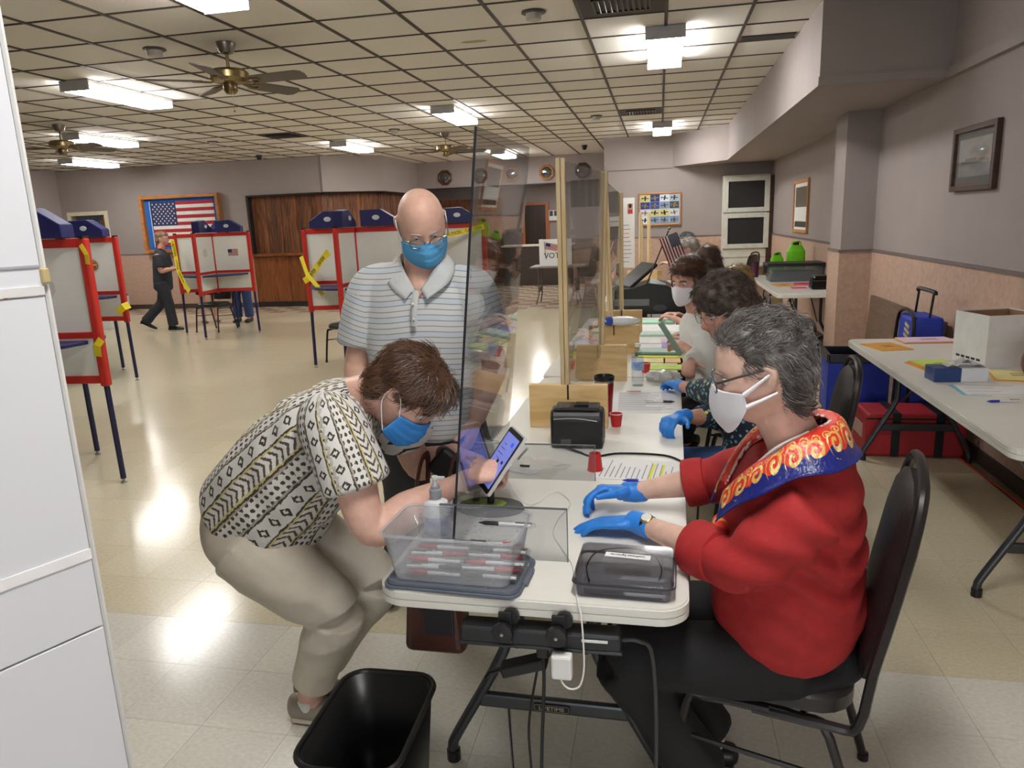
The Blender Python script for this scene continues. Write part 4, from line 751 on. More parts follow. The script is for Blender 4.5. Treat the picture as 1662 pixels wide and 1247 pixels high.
# brown shoulder bag hanging from the bending woman's arm
t = thing('handbag', 'brown leather handbag hanging below the table edge by its strap', 'handbag', (-.68, 2.0, .3)); lea = M('leather_brown', (84, 46, 36), .45, var=.15); 
b = MB(); b.box((0, 0, .12), (.20, .12, .26), None, .8); b.build('body', lea, t, bevel=.025, seg=3); MB().box((.02, -.058, .12), (.1, .012, .12)).build('dark_panel', M('leather_dark', (50, 44, 52), .5), t, bevel=.01)
for x, dx in ((-.05, -.0), (.03, .02)): MB().tube([(x, 0, .25), (x+dx, -.0, .45), (x+dx+.01, .03, .56), (x+dx+.02, .06, .60), (x+dx+.02, .09, .55), (x+.0, .03, .24)], .015, 6, 5, flat=.3).build('strap', lea, t, True)
t = thing('phone_pouch', 'black phone pouch hanging at the bending woman\'s wrist', 'pouch', (-.655, 2.10, .86)); MB().box((0, 0, 0), (.085, .03, .1), Mx.Rotation(R(40), 3, 'Y')).build('pouch', black, t, bevel=.012, seg=3); MB().box((.02, -.016, -.03), (.012, .006, .014), Mx.Rotation(R(40), 3, 'Y')).build('clasp', steel, t)
# ================= LEFT WHITE PANEL =================
t = thing('white_partition', 'tall white folding board partition filling the left edge', 'partition', (-.84, .87, 0), 0); wb_ = M('board_white', (226, 228, 234), .6, var=.015, scale=2)
dv = V((-.42, -.907, 0)); zs = (0, .5, 1.02, 1.525, 2.45)
for z0, z1 in zip(zs, zs[1:]): MB().bar(dv*0+V((0, 0, (z0+z1)/2)), dv*.75+V((0, 0, (z0+z1)/2)), .02, z1-z0-.003).build('board', wb_, t, bevel=.0015)
MB().tube([(0.004, .006, .01), (.004, .006, 2.44)], .004, 6).build('edge_bead', white, t)
def strip(z, h, nm, m): MB().bar(V((.009, -.004, z)), dv*.75+V((.009, -.004, z)), .004, h).build(nm, m, t)
strip(1.14, .016, 'tape_strip', M('tape_gloss', (246, 246, 248), .25)); strip(1.532, .012, 'seam_strip', white); strip(1.565, .003, 'seam_line', M('seam_g', (170, 172, 178)))
MB().b2((.002, -.006, 1.54), (.014, .007, 1.562)).build('clip', M('clip_tan', (196, 178, 130), .4), t, bevel=.003)
# ================= RIGHT WALL THINGS =================
kraft = M('envelope_orange', (222, 160, 70), .7, var=.03)
def env(lab, c, w_, d_, rz, mats, z=.74):
    t = thing('envelope', lab, 'envelope', (*c, z), rz, 'envelopes on side tables')
    for i, m_ in enumerate(mats): MB().b2((-w_/2+.012*i, -d_/2+.01*i, i*.006), (w_/2-.02*i, d_/2-.004*i, i*.006+.005)).build('envelope_layer', m_, t)
    for i in range(2): MB().b2((-w_*.1, -.02+i*.04, len(mats)*.006-.001), (w_*.2, -.012+i*.04, len(mats)*.006+.0002)).build('print', M('print_brown', (120, 80, 50), .7), t)
env('orange envelope lying at the far left corner of the right table', (1.4, 4.88), .2, .26, R(15), [kraft]); env('pink-topped orange envelope against the wall on the right table', (1.7, 5.1), .34, .2, R(4), [kraft, PM['pink']])
env('stack of orange envelopes with lime sheets beside the tissue box', (1.5, 4.25), .25, .28, R(10), [kraft, kraft, PM['lime']]); env('orange envelope with yellow sheet in front of the white box', (1.76, 4.0), .22, .24, R(-12), [kraft, PM['yellow'] if 0 else PM['cream']])
sheetp('paper_sheet', 'white form with a blue edge at the front of the right table', (1.55, 3.7), .3, .22, R(-4), paper, TZ, .002, lines=4, bars=()); sheetp('paper_sheet', 'light blue card under the white form on the right table', (1.44, 3.70), .12, .22, R(-4), M('card_blue', (130, 190, 210), .6), TZ, .0012)
pen('blue and brass pen at the front of the right table', (1.42, 3.46, TZ+.006), (1, .12), penblu, False, 'pens on tables')
t = thing('tissue_box', 'blue and white tissue box with film on the right table', 'tissue box', (1.46, 3.93, TZ), R(3)); MB().b2((-.125, -.06, 0), (0, .06, .07)).build('blue_half', M('box_navy', (34, 66, 120), .35), t, bevel=.004); MB().b2((0, -.06, 0), (.125, .06, .07)).build('white_half', M('box_white', (214, 218, 224), .35), t, bevel=.004)
b = MB(); b.grid([[(x*.09+.03, y*.045, .075+.04*random.random()*(1-abs(x))) for x in np.linspace(-1, 1, 9)] for y in np.linspace(-1, 1, 7)]); b.build('film', M('tissue_film', (200, 200, 200), .3), t)
t = thing('cardboard_box', 'open white cardboard box standing on the right table', 'box', (1.70, 4.21, TZ), R(14)); 
for a, bb, z in (((0, 0), (.3, 0), 0), ((0, 0), (0, .27), 0), ((.3, 0), (.3, .27), 0), ((0, .27), (.3, .27), 0)): MB().bar((*a, .14), (*bb, .14), .005, .28).build('side', M('box_white_card', (224, 224, 222), .6), t)
MB().b2((.004, .004, 0), (.296, .266, .004)).build('bottom', M('card_brown', (150, 116, 84), .8), t); MB().bar((.008, .262, .14), (.292, .262, .14), .003, .27).build('inner_lining', M('card_brown', (150, 116, 84)), t); MB().bar((.295, .008, .14), (.295, .262, .14), .003, .27).build('inner_lining', M('card_brown', (150, 116, 84)), t)
for i in range(5): MB().b2((-.0035, .04+i*.042, .03), (-.0027, .07+i*.042, .042)).build('print_mark', inkm, t)
t = thing('brown_bag', 'brown leather purse at the right picture edge on the side table', 'handbag', (1.86, 3.98, TZ)); b = MB(); b.ball((0, 0, .08), (.09, .07, .1), 18); b.build('body', M('purse_brown', (110, 72, 56), .4), t, True); MB().tube([(-.06, -.04, .12), (-.03, -.06, .17), (.03, -.06, .17), (.06, -.04, .12)], .008, 6, 4).build('handle', lea, t, True); MB().ball((-.03, -.065, .14), (.03, .015, .02), 10).build('flap', lea, t, True)
# blue wagon, cooler, board, trolley bag
t = thing('fabric_crate', 'black and blue collapsible crate cart under the right table end', 'cart', (1.42, 5.68, 0), R(-4)); blu = M('cart_blue', (30, 60, 180), .55)
for a, bb in (((-.2, -.18), (.2, -.18)), ((-.2, .18), (.2, .18)), ((-.2, -.18), (-.2, .18)), ((.2, -.18), (.2, .18))):
    MB().bar((*a, .33), (*bb, .33), .01, .38).build('side', blu if a[1] == bb[1] or a[0] < 0 else black, t); MB().bar((*a, .545), (*bb, .545), .03, .06).build('rim', black, t, bevel=.006)
MB().b2((-.2, -.18, .13), (.2, .18, .14)).build('bottom', black, t)
for x in (-.17, .17):
    for y in (-.16, .16): MB().lathe([(0, -.012), (.05, -.012), (.05, .012), (0, .012)], (x, y, .05), 16, Mx.Rotation(R(90), 3, 'X')).build('wheel', black, t, True); MB().tube([(x, y, .05), (x, y, .15)], .008, 6).build('strut', dkgrey, t)
MB().b2((-.08, -.19, .14), (-.05, -.184, .52)).build('webbing', black, t)
t = thing('cooler_bag', 'red insulated bag with black straps under the right table', 'bag', (1.63, 5.13, 0)); rb = M('bag_red', (170, 30, 40), .55, bump=.2, bscale=120)
MB().b2((-.3, -.2, .005), (.3, .13, .29)).build('body', rb, t, bevel=.02)
for x in (-.12, .14): MB().b2((x-.025, -.206, .01), (x+.025, -.2, .29)).build('strap', black, t); MB().b2((x-.025, -.2, .29), (x+.025, .13, .296)).build('top_strap', black, t)
MB().b2((-.305, -.12, .11), (-.3, .1, .2)).build('label_pocket', M('label_pale', (200, 160, 150), .5), t); MB().b2((-.3, -.203, .255), (.3, -.2, .265)).build('zip', black, t)
t = thing('leaning_board', 'brown wood-grain table top leaning against the right wall', 'board', (1.95, 6.5, 0), 0); b = MB(); b.bar((-.06, -1.0, .4), (-.06, .8, .4), .03, .8); o = b.build('board', wood('board_brown', (84, 66, 54), (108, 88, 72), 'Y', 5), t); o.rotation_euler = (0, R(4), 0)
t = thing('trolley_bag', 'blue trolley bag with gold emblem and raised black handle', 'trolley', (1.79, 5.49, .05)); MB().box((0, 0, .41), (.22, .40, .80), None, .86).build('body', blu, t, bevel=.03); MB().tube([(-.11, -.18, .15), (-.113, -.185, .5), (-.1, -.15, .81), (-.1, .15, .81), (-.113, .185, .5)], .012, 6, 4).build('piping', black, t, True)
for y in (-.09, .09): MB().tube([(.0, y*1.6, .78), (.0, y*1.6-.05, .98)], .008, 8).build('handle_rod', black, t, True)
MB().tube([(0, -.22, .97), (0, -.19, .985), (0, .09, .985), (0, .11, .97)], .014, 8, 3).build('grip', black, t, True)
for i in range(3): MB().box((-.099, -.03, .66+i*.04), (.006, .12-.02*i, .02), Mx.Rotation(.25, 3, 'X')).build('emblem_mark', M('emblem_gold', (206, 186, 110), .4), t)
for y in (-.1, .1): MB().lathe([(0, -.015), (.05, -.015), (.05, .015), (0, .015)], (-.06, y, 0), 16, Mx.Rotation(R(90), 3, 'X')).build('wheel', black, t, True)
t = thing('extension_cord', 'red extension cord on the floor along the right wall', 'cord', (1.5, 6.8, .006)); MB().tube([(-.6, .3, 0), (-.2, .1, 0), (.2, -.2, 0), (.38, -.9, 0), (.40, -2.0, 0), (.42, -2.6, 0), (.35, -3.2, 0)], .006, 8, 6).build('cord', M('cord_red', (200, 60, 40), .5), t, True)
# table beyond the pillar
t = thing('storage_tote', 'clear storage tote with a black lid on the far side table', 'tote', (1.66, 9.75, TZ)); tub(MB(), .66, .42, .19, .04, .92).build('tub', clear('tote_clear', (.75, .78, .8), .1, .6, .15), t, True, solid=.003); MB().prism(rrect(.70, .46, .04, 4), .19, .225).build('lid', black, t, bevel=.008); MB().b2((-.25, -.15, .005), (.25, .15, .12)).build('contents', M('tote_in', (110, 118, 124), .8), t); MB().b2((-.37, -.05, .1), (-.33, .05, .2)).build('latch', black, t)
jug = M('jug_green', (120, 214, 30), .35)
for lab, x, y, s in (('bright green jug with black cap, the smaller one behind the tote', 1.52, 10.2, .8), ('bright green jug with black cap, the larger one behind the tote', 1.76, 10.25, 1.12)):
    t = thing('green_jug', lab, 'jug', (x, y, TZ), 0, 'green jugs'); MB().prism(rrect(.2*s, .16*s, .05*s, 4), 0, .30*s).prism(rrect(.2*s, .16*s, .05*s, 4), .30*s, .37*s, .6).build('body', jug, t, True); MB().lathe([(.035*s, .365*s), (.035*s, .41*s), (0, .415*s)], n=14).build('cap', black, t, True); MB().tube([(-.04*s, -.03, .36*s), (-.05*s, -.05, .40*s), (.03*s, -.05, .41*s), (.05*s, -.03, .36*s)], .01, 6, 3).build('handle', jug, t, True)
t = thing('tumbler', 'purple tumbler on the corner of the far side table', 'tumbler', (1.275, 10.35, TZ)); MB().lathe([(0, 0), (.036, 0), (.045, .17), (.045, .19)], n=20).build('body', M('tumbler_purple', (96, 40, 84), .3, .4), t, True); MB().lathe([(.047, .19), (.047, .205), (0, .21)], n=20).build('lid', black, t, True)
t = thing('black_case', 'shiny black handbag on the near end of the far side table', 'handbag', (1.79, 8.62, TZ)); MB().box((0, 0, .075), (.3, .2, .15), None, .85).build('body', M('patent_black', (20, 18, 20), .12), t, bevel=.02); MB().b2((-.13, -.105, .09), (.13, -.095, .1)).build('seam', M('seam_dk', (60, 56, 56), .3), t)
env('orange envelope flat on the far side table', (1.43, 9.1), .2, .3, R(8), [kraft]); env('orange and pink envelopes beside the black handbag', (1.66, 9.15), .2, .3, R(-10), [kraft, M('paper_hot', (230, 70, 130), .6)]); env('pink envelope in front of the black handbag', (1.55, 8.75), .16, .14, 0, [M('paper_hot', (230, 70, 130))])
t = thing('tote_bag', 'blue patterned tote bag on the floor by the pillar', 'bag', (1.55, 7.95, 0)); MB().box((0, 0, .16), (.2, .16, .32), None, .65).build('body', M('tote_navy', (24, 50, 76), .6), t, bevel=.02)
for i in range(3):
    for j in range(5): MB().ball((-.055+i*.055, -.083+.006*j, .06+j*.05), (.014, .005, .012), 8).build('dot', M('tote_dot', (120, 180, 214), .6), t)
MB().tube([(-.05, 0, .31), (-.04, 0, .42), (.04, 0, .42), (.05, 0, .31)], .008, 6, 4).build('handle', black, t, True)
t = thing('black_bag', 'black bag slumped on the floor under the far side table', 'bag', (1.35, 8.5, 0)); b = MB(); b.ball((0, 0, .15), (.2, .2, .17), 18); b.build('body', M('bag_black', (22, 22, 24), .6), t, True); MB().tube([(-.1, -.1, .25), (-.05, -.12, .4), (.06, -.12, .4), (.1, -.1, .25)], .01, 6, 4).build('handle', black, t)
t = thing('paper_bag', 'beige bag standing under the far side table', 'bag', (1.45, 10.1, 0)); MB().box((0, 0, .25), (.3, .2, .5), None, .9).build('body', M('bag_beige', (196, 178, 140), .8), t, bevel=.02); MB().tube([(-.1, -.02, .5), (-.08, -.02, .6), (.08, -.02, .6), (.1, -.02, .5)], .008, 6, 4).build('handle', black, t)
chair('stacking_chair', 'dark chair at the far end before the wall unit', (1.15, 11.9), R(60))
t = thing('poster_stand', 'tall white information poster with a photo, behind the acrylic sheets', 'poster', (-.53, 13.2, .72)); MB().b2((-.11, -.01, 0), (.11, .005, 1.2)).build('board', paper, t); MB().b2((-.01, -.014, .93), (.08, -.011, 1.1)).build('photo', M('photo_skin', (190, 150, 130), .5), t); MB().b2((.0, -.016, .93), (.07, -.0145, 1.0)).build('photo_red', M('photo_redtop', (200, 50, 60), .5), t); MB().ball((.035, -.015, 1.06), (.028, .003, .04), 10).build('photo_hair', M('photo_hair', (50, 34, 30), .5), t)
for i in range(10): MB().b2((-.09, -.013, .1+i*.07), (-.09+.16*random.uniform(.6, 1), -.011, .11+i*.07)).build('text_line', M('poster_red' if 5 < i < 8 else 'print_grey', (220, 120, 120) if 5 < i < 8 else (140, 140, 146), .7), t)
for s in (-1, 1): MB().tube([(s*.1, 0, .01), (s*.12, .15, -.715)], .01, 6).build('leg', white, t)
t = thing('keyboard_tray', 'small black device tray on the third table', 'device', (-.02, 7.95, TZ)); MB().b2((-.15, -.08, 0), (.15, .08, .03)).build('body', black, t, bevel=.005); MB().b2((-.13, -.06, .03), (.13, .04, .034)).build('top_plate', M('key_grey', (70, 70, 74), .4), t)
sheetp('paper_pad', 'white forms spread on the third table before the grey-haired woman', (.06, 8.4), .25, .4, 0, paper, TZ, .004, lines=5); sheetp('paper_pad', 'white forms at the far end of the third table', (.0, 9.5), .3, .3, 0, paper, TZ, .004, lines=3)
t = thing('white_carton', 'plain white carton on the floor behind the second booth', 'box', (-9.7, 11.35, 0), R(12)); MB().b2((-.13, -.1, 0), (.13, .1, .3)).build('carton', white, t, bevel=.004); MB().b2((-.13, -.102, .2), (.13, -.1, .204)).build('seam', M('seam_g', (170, 172, 178)), t)
t = thing('floor_device', 'small white and black device on the floor by the flag wall', 'device', (-11.55, 14.1, 0)); MB().b2((-.12, -.1, 0), (.12, .1, .12)).build('base', black, t, bevel=.01); MB().b2((-.13, -.09, .12), (.09, .09, .32)).build('cover', white, t, bevel=.01)
# ================= PEOPLE =================
def nrm(v): return v/np.linalg.norm(v)
A3 = lambda *p: np.array(p, float)
def fbm(P, k, seed=0, oct=3):
    r = np.random.default_rng(seed); out = np.zeros(len(P)); a = 1
    for o_ in range(oct):
        for _ in range(3):
            d = r.normal(size=3); d = d/np.linalg.norm(d)*k; d2 = r.normal(size=3); d2 = d2/np.linalg.norm(d2)*k*.7
            out += a*np.sin(P @ d+r.uniform(0, 6)+1.3*np.sin(P @ d2+r.uniform(0, 6)))/3
        k *= 2; a *= .5
    return out
def crease(P, k, seed=0): return .5-np.abs(fbm(P, k, seed, 2))
class Blob:
    def __init__(s): s.b = MB()
    def limb(s, pts, rad, up=(0, 0, 1), n=18, sub=5, cap=True):
        """pts list; rad list of r or (a,b): a across (up x t), b along up"""
        P = [V(p) for p in pts]; Rr = [(r, r) if isinstance(r, (int, float)) else r for r in rad]
        Q = crom(P, sub); m = len(Q); ts = np.linspace(0, len(P)-1, m)
        ra = np.interp(ts, range(len(P)), [r[0] for r in Rr]); rb = np.interp(ts, range(len(P)), [r[1] for r in Rr])
        if m > 4:
            k = np.array([.25, .5, .25]); ra[1:-1] = np.convolve(ra, k, 'valid'); rb[1:-1] = np.convolve(rb, k, 'valid')
        ra = [float(q) for q in ra]; rb = [float(q) for q in rb]; U = V(up); rings = []
        def ring(c, t, a, b_):
            sd = U.cross(t)
            if sd.length < 1e-3: sd = t.orthogonal()
            sd.normalize(); bb = t.cross(sd)
            return [s.b.av(c+sd*a*math.cos(2*PI*k/n)+bb*b_*math.sin(2*PI*k/n)) for k in range(n)]
        T = [(Q[min(i+1, m-1)]-Q[max(i-1, 0)]).normalized() for i in range(m)]
        if cap:
            for f in (.97, .75, .4): r0 = min(ra[0], rb[0]); rings.append(ring(Q[0]-T[0]*r0*f*cap*.6, T[0], ra[0]*math.sqrt(max(.02, 1-f*f)), rb[0]*math.sqrt(max(.02, 1-f*f))))
        for i in range(m): rings.append(ring(Q[i], T[i], ra[i], rb[i]))
        if cap:
            for f in (.4, .75, .97): r0 = min(ra[-1], rb[-1]); rings.append(ring(Q[-1]+T[-1]*r0*f*cap*.6, T[-1], ra[-1]*math.sqrt(max(.02, 1-f*f)), rb[-1]*math.sqrt(max(.02, 1-f*f))))
        for p, q in zip(rings, rings[1:]):
            for k in range(n): s.b.af(p[k], p[(k+1) % n], q[(k+1) % n], q[k])
        s.b.af(*rings[0][::-1]); s.b.af(*rings[-1]); return s
    def ball(s, c, r, rot=None, n=20): s.b.ball(c, r, n, rot); return s
    def build(s, name, mat, parent, vox=.008, smooth=6, disp=None, attr=None, extra=None):
        """fuse everything into one continuous surface"""
        me = s.b.mesh('tmp', mat); o = bpy.data.objects.new('tmp', me)
        if vox:
            md = o.modifiers.new('r', 'REMESH'); md.mode = 'VOXEL'; md.voxel_size = vox
            if smooth: m2 = o.modifiers.new('s', 'SMOOTH'); m2.iterations = smooth; m2.factor = .5
        out = evaluated(o)
        N_ = len(out.vertices); co = np.empty(N_*3); out.vertices.foreach_get('co', co); co = co.reshape(-1, 3)
        if disp is not None:
            nn = np.empty(N_*3); out.vertices.foreach_get('normal', nn); co = co+nn.reshape(-1, 3)*np.asarray(disp(co))[:, None]
        if attr is not None:
            a = out.attributes.new('pat', 'FLOAT_VECTOR', 'POINT'); a.data.foreach_set('vector', np.asarray(attr(co), dtype=np.float32).ravel())
        if parent is not None: co = co-np.array(parent.location)
        out.vertices.foreach_set('co', co.ravel()); out.materials.clear(); out.materials.append(mat); out.shade_smooth(); out.update(); out.name = name
        ob = lk(bpy.data.objects.new(name, out)); ob.parent = parent; return ob
class Frm:
    """head frame: local (x side, y forward, z up) -> world"""
    def __init__(s, c, f, u, k=1):
        f = V(f).normalized(); u = V(u); x = f.cross(u).normalized(); u = x.cross(f); s.c = V(c); s.k = k; s.R = Mx(((x.x, f.x, u.x), (x.y, f.y, u.y), (x.z, f.z, u.z)))
    def __call__(s, x, y, z): return s.c+s.R @ V((x, y, z))*s.k
    def inv(s, P): return (np.asarray(P)-np.array(s.c)) @ np.array(s.R)/s.k
def head_blob(B, H, jaw=1, nose=1, n=72, fat=1.0, wide=1.0):
    """H: Frm. adds head surface to blob B"""
    rows = []; m = n//2
    for i in range(1, m):
        a = PI*i/m; row = []
        for k in range(n):
            p = 2*PI*k/n; dx, dy, dz = math.sin(a)*math.sin(p), math.sin(a)*math.cos(p), math.cos(a)
            x, y, z = .074*dx, .094*dy, .115*dz
            if z > 0 and dz < .999: q_ = (1-dz**2.5)**.4/math.sqrt(1-dz*dz); x *= q_*wide; y *= q_
            lo = max(0, min(1, (-z-.015)/.1)); x *= (1-.30*lo)*(fat if z < 0 else 1)
            if dy < 0: y *= 1-.40*lo
            if dy > 0:
                y *= .97; y += .006*lo*dy
                g = lambda cx, cz, sx, sz: math.exp(-((abs(x)-cx)/sx)**2-((z-cz)/sz)**2)
                y -= .011*g(.031, .008, .015, .012); y += .005*g(.03, .026, .025, .008)
                y += nose*(.025*g(0, -.026, .011, .016)+.013*g(0, -.002, .008, .02)+.008*g(.012, -.031, .008, .008)); y += .005*g(.042, -.022, .018, .02)
                y += .006*g(0, -.055, .022, .006)+.005*g(0, -.066, .018, .006)-.005*g(0, -.0605, .025, .003)-.004*g(0, -.078, .02, .006); y += .008*jaw*g(0, -.096, .02, .014)
            row.append(B.b.av(H(x, y, z)))
        rows.append(row)
    t = B.b.av(H(0, 0, .115)); bt = B.b.av(H(0, .004, -.113))
    for k in range(n): B.b.af(t, rows[0][(k+1) % n], rows[0][k]); B.b.af(bt, rows[-1][k], rows[-1][(k+1) % n])
    for p, q in zip(rows, rows[1:]):
        for k in range(n): B.b.af(p[k], p[(k+1) % n], q[(k+1) % n], q[k])
    for s in (-1, 1):
        B.limb([H(s*.071, -.006, -.028), H(s*.079, -.016, -.01), H(s*.082, -.024, .012), H(s*.078, -.012, .024), H(s*.073, -.003, .012)], [.006*H.k, .009*H.k, .010*H.k, .008*H.k, .006*H.k], n=10)
        B.ball(H(s*.073, -.012, -.004), (.006*H.k,)*3, n=10)
def eyes(H, parent, col=(80, 70, 60)):
    for s in (-1, 1):
        e = Blob(); e.ball(H(s*.031, .0705, .006), .0115*H.k, n=14); ob = e.build('eye', M('eye_white', (225, 222, 216), .2), parent, 0)
        q = Blob(); q.ball(H(s*.031, .0790, .003), .0050*H.k, n=10); q.build('iris', M('iris_%d' % col[0], col, .15), parent, 0)
def brows(H, parent, mat):
    for s in (-1, 1): MB().tube([H(s*.014, .089, .022), H(s*.032, .087, .028), H(s*.05, .076, .022)], [.003*H.k, .0035*H.k, .002*H.k], 6, 3).build('eyebrow', mat, parent, True, world=True)
def mask(H, parent, mat, strap, pleat=True, z0=-.112, z1=-.008, strapz=(.0, -.03)):
    rows = []; nz = 22; nx = 30
    for i in range(nz+1):
        v = i/nz; row = []
        for j in range(nx+1):
            u = -1+2*j/nx; ph = u*R(68); top = z1+.012*math.exp(-(u/.25)**2)-.012*abs(u)**2; bot = z0+.016*u*u+(.006*abs(u)); z = bot+(top-bot)*v
            if not pleat: z = bot*(1-.45*abs(u)**3)+(top-bot*(1-.45*abs(u)**3))*v
            r = .089*math.cos(ph)+.010; bulge = .026*math.exp(-(u/.42)**2)*math.sin(PI*min(1, max(0, .12+.80*v)))
            lo = max(0, (-z-.07)/.05); y = r*(1-.06*lo)+bulge+(.004*((v*4) % 1-.5)*(1-abs(u)**4) if pleat and .1 < v < .95 else 0)-.001; x = .083*math.sin(ph)*(1-.10*lo)
            row.append(H(x, y, z))
        rows.append(row)
    b = MB(); b.grid(rows); b.build('face_mask', mat, parent, True, world=True, solid=.002)
    for s in (-1, 1):
        e = 0 if s < 0 else -1
        if pleat:
            MB().tube([rows[-2][e], H(s*.084, .012, .012), H(s*.083, -.02, .022), H(s*.081, -.03, -.002)], .0014*H.k, 5, 4).build('ear_loop', strap, parent, True, world=True); MB().tube([rows[1][e], H(s*.08, .0, -.052), H(s*.079, -.022, -.03), H(s*.081, -.03, -.002)], .0014*H.k, 5, 4).build('ear_loop', strap, parent, True, world=True)
        else:
            for zz, r0 in ((-2, .012), (2, -.03)):
                MB().tube([rows[zz][e], rows[zz][e].lerp(H(s*.082, -.02, r0), .5)+H.R @ V((s*.004, 0, 0)), H(s*.0825, -.022, r0)], [.008*H.k, .005*H.k, .004*H.k], 8, 4, flat=.7).build('ear_loop', strap, parent, True, world=True)
def glasses(H, parent, fm, w=.024, h=.017, y=.1, z=.004, temple=None, lens=True):
    for s in (-1, 1):
        loop = [H(s*.033+w*math.copysign(abs(math.cos(a))**.7, math.cos(a)), y-.012*abs((s*.033+w*math.cos(a))/.06)**2, z+h*math.copysign(abs(math.sin(a))**.75, math.sin(a))) for a in np.linspace(0, 2*PI, 22, endpoint=False)]
        MB().tube(loop, .0015*H.k, 6, closed=True).build('rim', fm, parent, True, world=True)
        if lens: b = MB(); k = [b.av(p) for p in loop]; b.af(*k); b.build('lens', cleargl, parent, world=True)
        MB().tube([H(s*(.033+w), y-.012, z+.008), H(s*.073, y-.022, z+.010), H(s*.079, .04, z+.014), H(s*.081, -.008, z+.016)], .002*H.k, 6, 4, flat=1.4).build('temple', temple or fm, parent, True, world=True)
    MB().tube([H(-.010, y, z+.006), H(0, y+.004, z+.009), H(.010, y, z+.006)], .0016*H.k, 6, 3).build('bridge', fm, parent, True, world=True)
def hair(H, parent, mat, balls, seed=1, n=3000, ln=(.02, .05), flow=None, up=.35, rough=.004, k=60, rad=.0011, keep=None, mats=None):
    """solid shell of overlapping forms plus loose strands, one mesh"""
    B = Blob()
    for c, r in balls: B.ball(H(*c), [q*H.k for q in r], H.R)
    ob = B.build('hair', mat, parent, .008*H.k, 4, disp=lambda P: rough*fbm(P, k, seed))
    me = ob.data; N_ = len(me.vertices); co = np.empty(N_*3); me.vertices.foreach_get('co', co); co = co.reshape(-1, 3); nn = np.empty(N_*3); me.vertices.foreach_get('normal', nn); nn = nn.reshape(-1, 3)
    r = np.random.default_rng(seed); L0 = H.inv(co+np.array(parent.location)); ln0 = nn @ np.array(H.R)
    ok = np.where((L0[:, 1] < .092) & ((L0[:, 2] > .03) | (L0[:, 1] < .04)))[0] if keep is None else np.where(keep(L0))[0]
    idx = r.choice(ok, n); b = MB()
    for i in idx:
        p = L0[i]; q = ln0[i]; t = flow(p) if flow else np.array([0, -.6, .0])+np.array([p[0]*8, p[1]*4-.3, -.5-(p[2] < .02)*.5])
        t = t+r.normal(size=3)*.35; t = t-q*(t @ q); t = t/(np.linalg.norm(t)+1e-6); l = r.uniform(*ln); d = t+q*up*r.uniform(.2, 1.2)
        pts = [p-q*.003, p+d*l*.4, p+d*l*.75-q*l*.08, p+d*l-q*l*.22]; W = [H(*x)-parent.location for x in pts]
        tt = (W[-1]-W[0]).normalized(); sd = tt.orthogonal().normalized(); s2 = tt.cross(sd); prev = None
        for j, wp in enumerate(W):
            ra = rad*(1-.25*j)*H.k; ring = [b.av(wp+ra*(sd*math.cos(2.094*c)+s2*math.sin(2.094*c))) for c in range(3)]
            if prev: [b.af(prev[c], prev[(c+1) % 3], ring[(c+1) % 3], ring[c]) for c in range(3)]
            prev = ring
    m2 = b.mesh('strands', mat, True); o2 = bpy.data.objects.new('s', m2); bmh = bmesh.new(); bmh.from_mesh(me); bmh.from_mesh(m2); bmh.to_mesh(me); bmh.free(); bpy.data.objects.remove(o2); me.shade_smooth(); return ob
def hand(B, w, d, pn, side, curl=(25, 30, 20), k=1.0, spread=.06, thumb=(.55, .75, .15), fcurl=None, tcurl=.3):
    """w wrist, d pointing to knuckles, pn palm normal, side vector to the thumb"""
    w = V(w); d = V(d).normalized(); pn = V(pn); pn = (pn-d*pn.dot(d)).normalized(); s = V(side); s = (s-d*s.dot(d)-pn*s.dot(pn)).normalized()
    B.limb([w-d*.02*k, w+d*.01*k, w+d*.045*k, w+d*.085*k, w+d*.098*k], [(.027*k, .021*k), (.028*k, .019*k), (.040*k, .017*k), (.042*k, .014*k), (.038*k, .010*k)], up=pn, n=16, sub=4)
    B.ball(w+d*.035*k+s*.022*k+pn*.008*k, (.02*k,)*3, n=12)
    for i, (off, ln_, r0) in enumerate(((.031, (.044, .026, .021), .0092), (.0105, (.048, .030, .022), .0095), (-.0105, (.045, .028, .021), .009), (-.031, (.035, .021, .019), .008))):
        dd = (d+s*off*spread*30).normalized(); p = w+d*(.092-.004*abs(i-1.2))*k+s*off*k; cu = fcurl[i] if fcurl else curl; ang = 0; pts = [p-dd*.02*k, p]
        for seg, c in zip(ln_, cu): ang += R(c); p = p+(dd*math.cos(ang)+pn*math.sin(ang))*seg*k; pts.append(p)
        B.limb(pts, [r0*k*1.05, r0*k*1.05, r0*k, r0*k*.95, r0*k*.8], up=pn, n=10, sub=4)
    td = (d*thumb[0]+s*thumb[1]+pn*thumb[2]).normalized(); p0 = w+d*.02*k+s*.022*k; p1 = p0+td*.042*k; t2 = (td+d*tcurl-s*tcurl*.6).normalized(); p2 = p1+t2*.032*k; p3 = p2+(t2+pn*.1).normalized()*.026*k
    B.limb([p0, p1, p2, p3], [.014*k, .012*k, .0105*k, .008*k], up=pn, n=10, sub=4); return B
def arm(B, sh, el, wr, r=(.05, .042, .036, .025), k=1):
    sh, el, wr = V(sh), V(el), V(wr); B.limb([sh, sh.lerp(el, .5), el, el.lerp(wr, .35), el.lerp(wr, .8), wr], [r[0]*k, r[1]*k*1.05, r[2]*k*1.05, r[1]*k*.98, r[3]*k*1.1, r[3]*k], n=16)
def skin(name, rgb): return M('skin_'+name, rgb, .5, var=.09, scale=38, sss=.12, bump=.06, bscale=220)
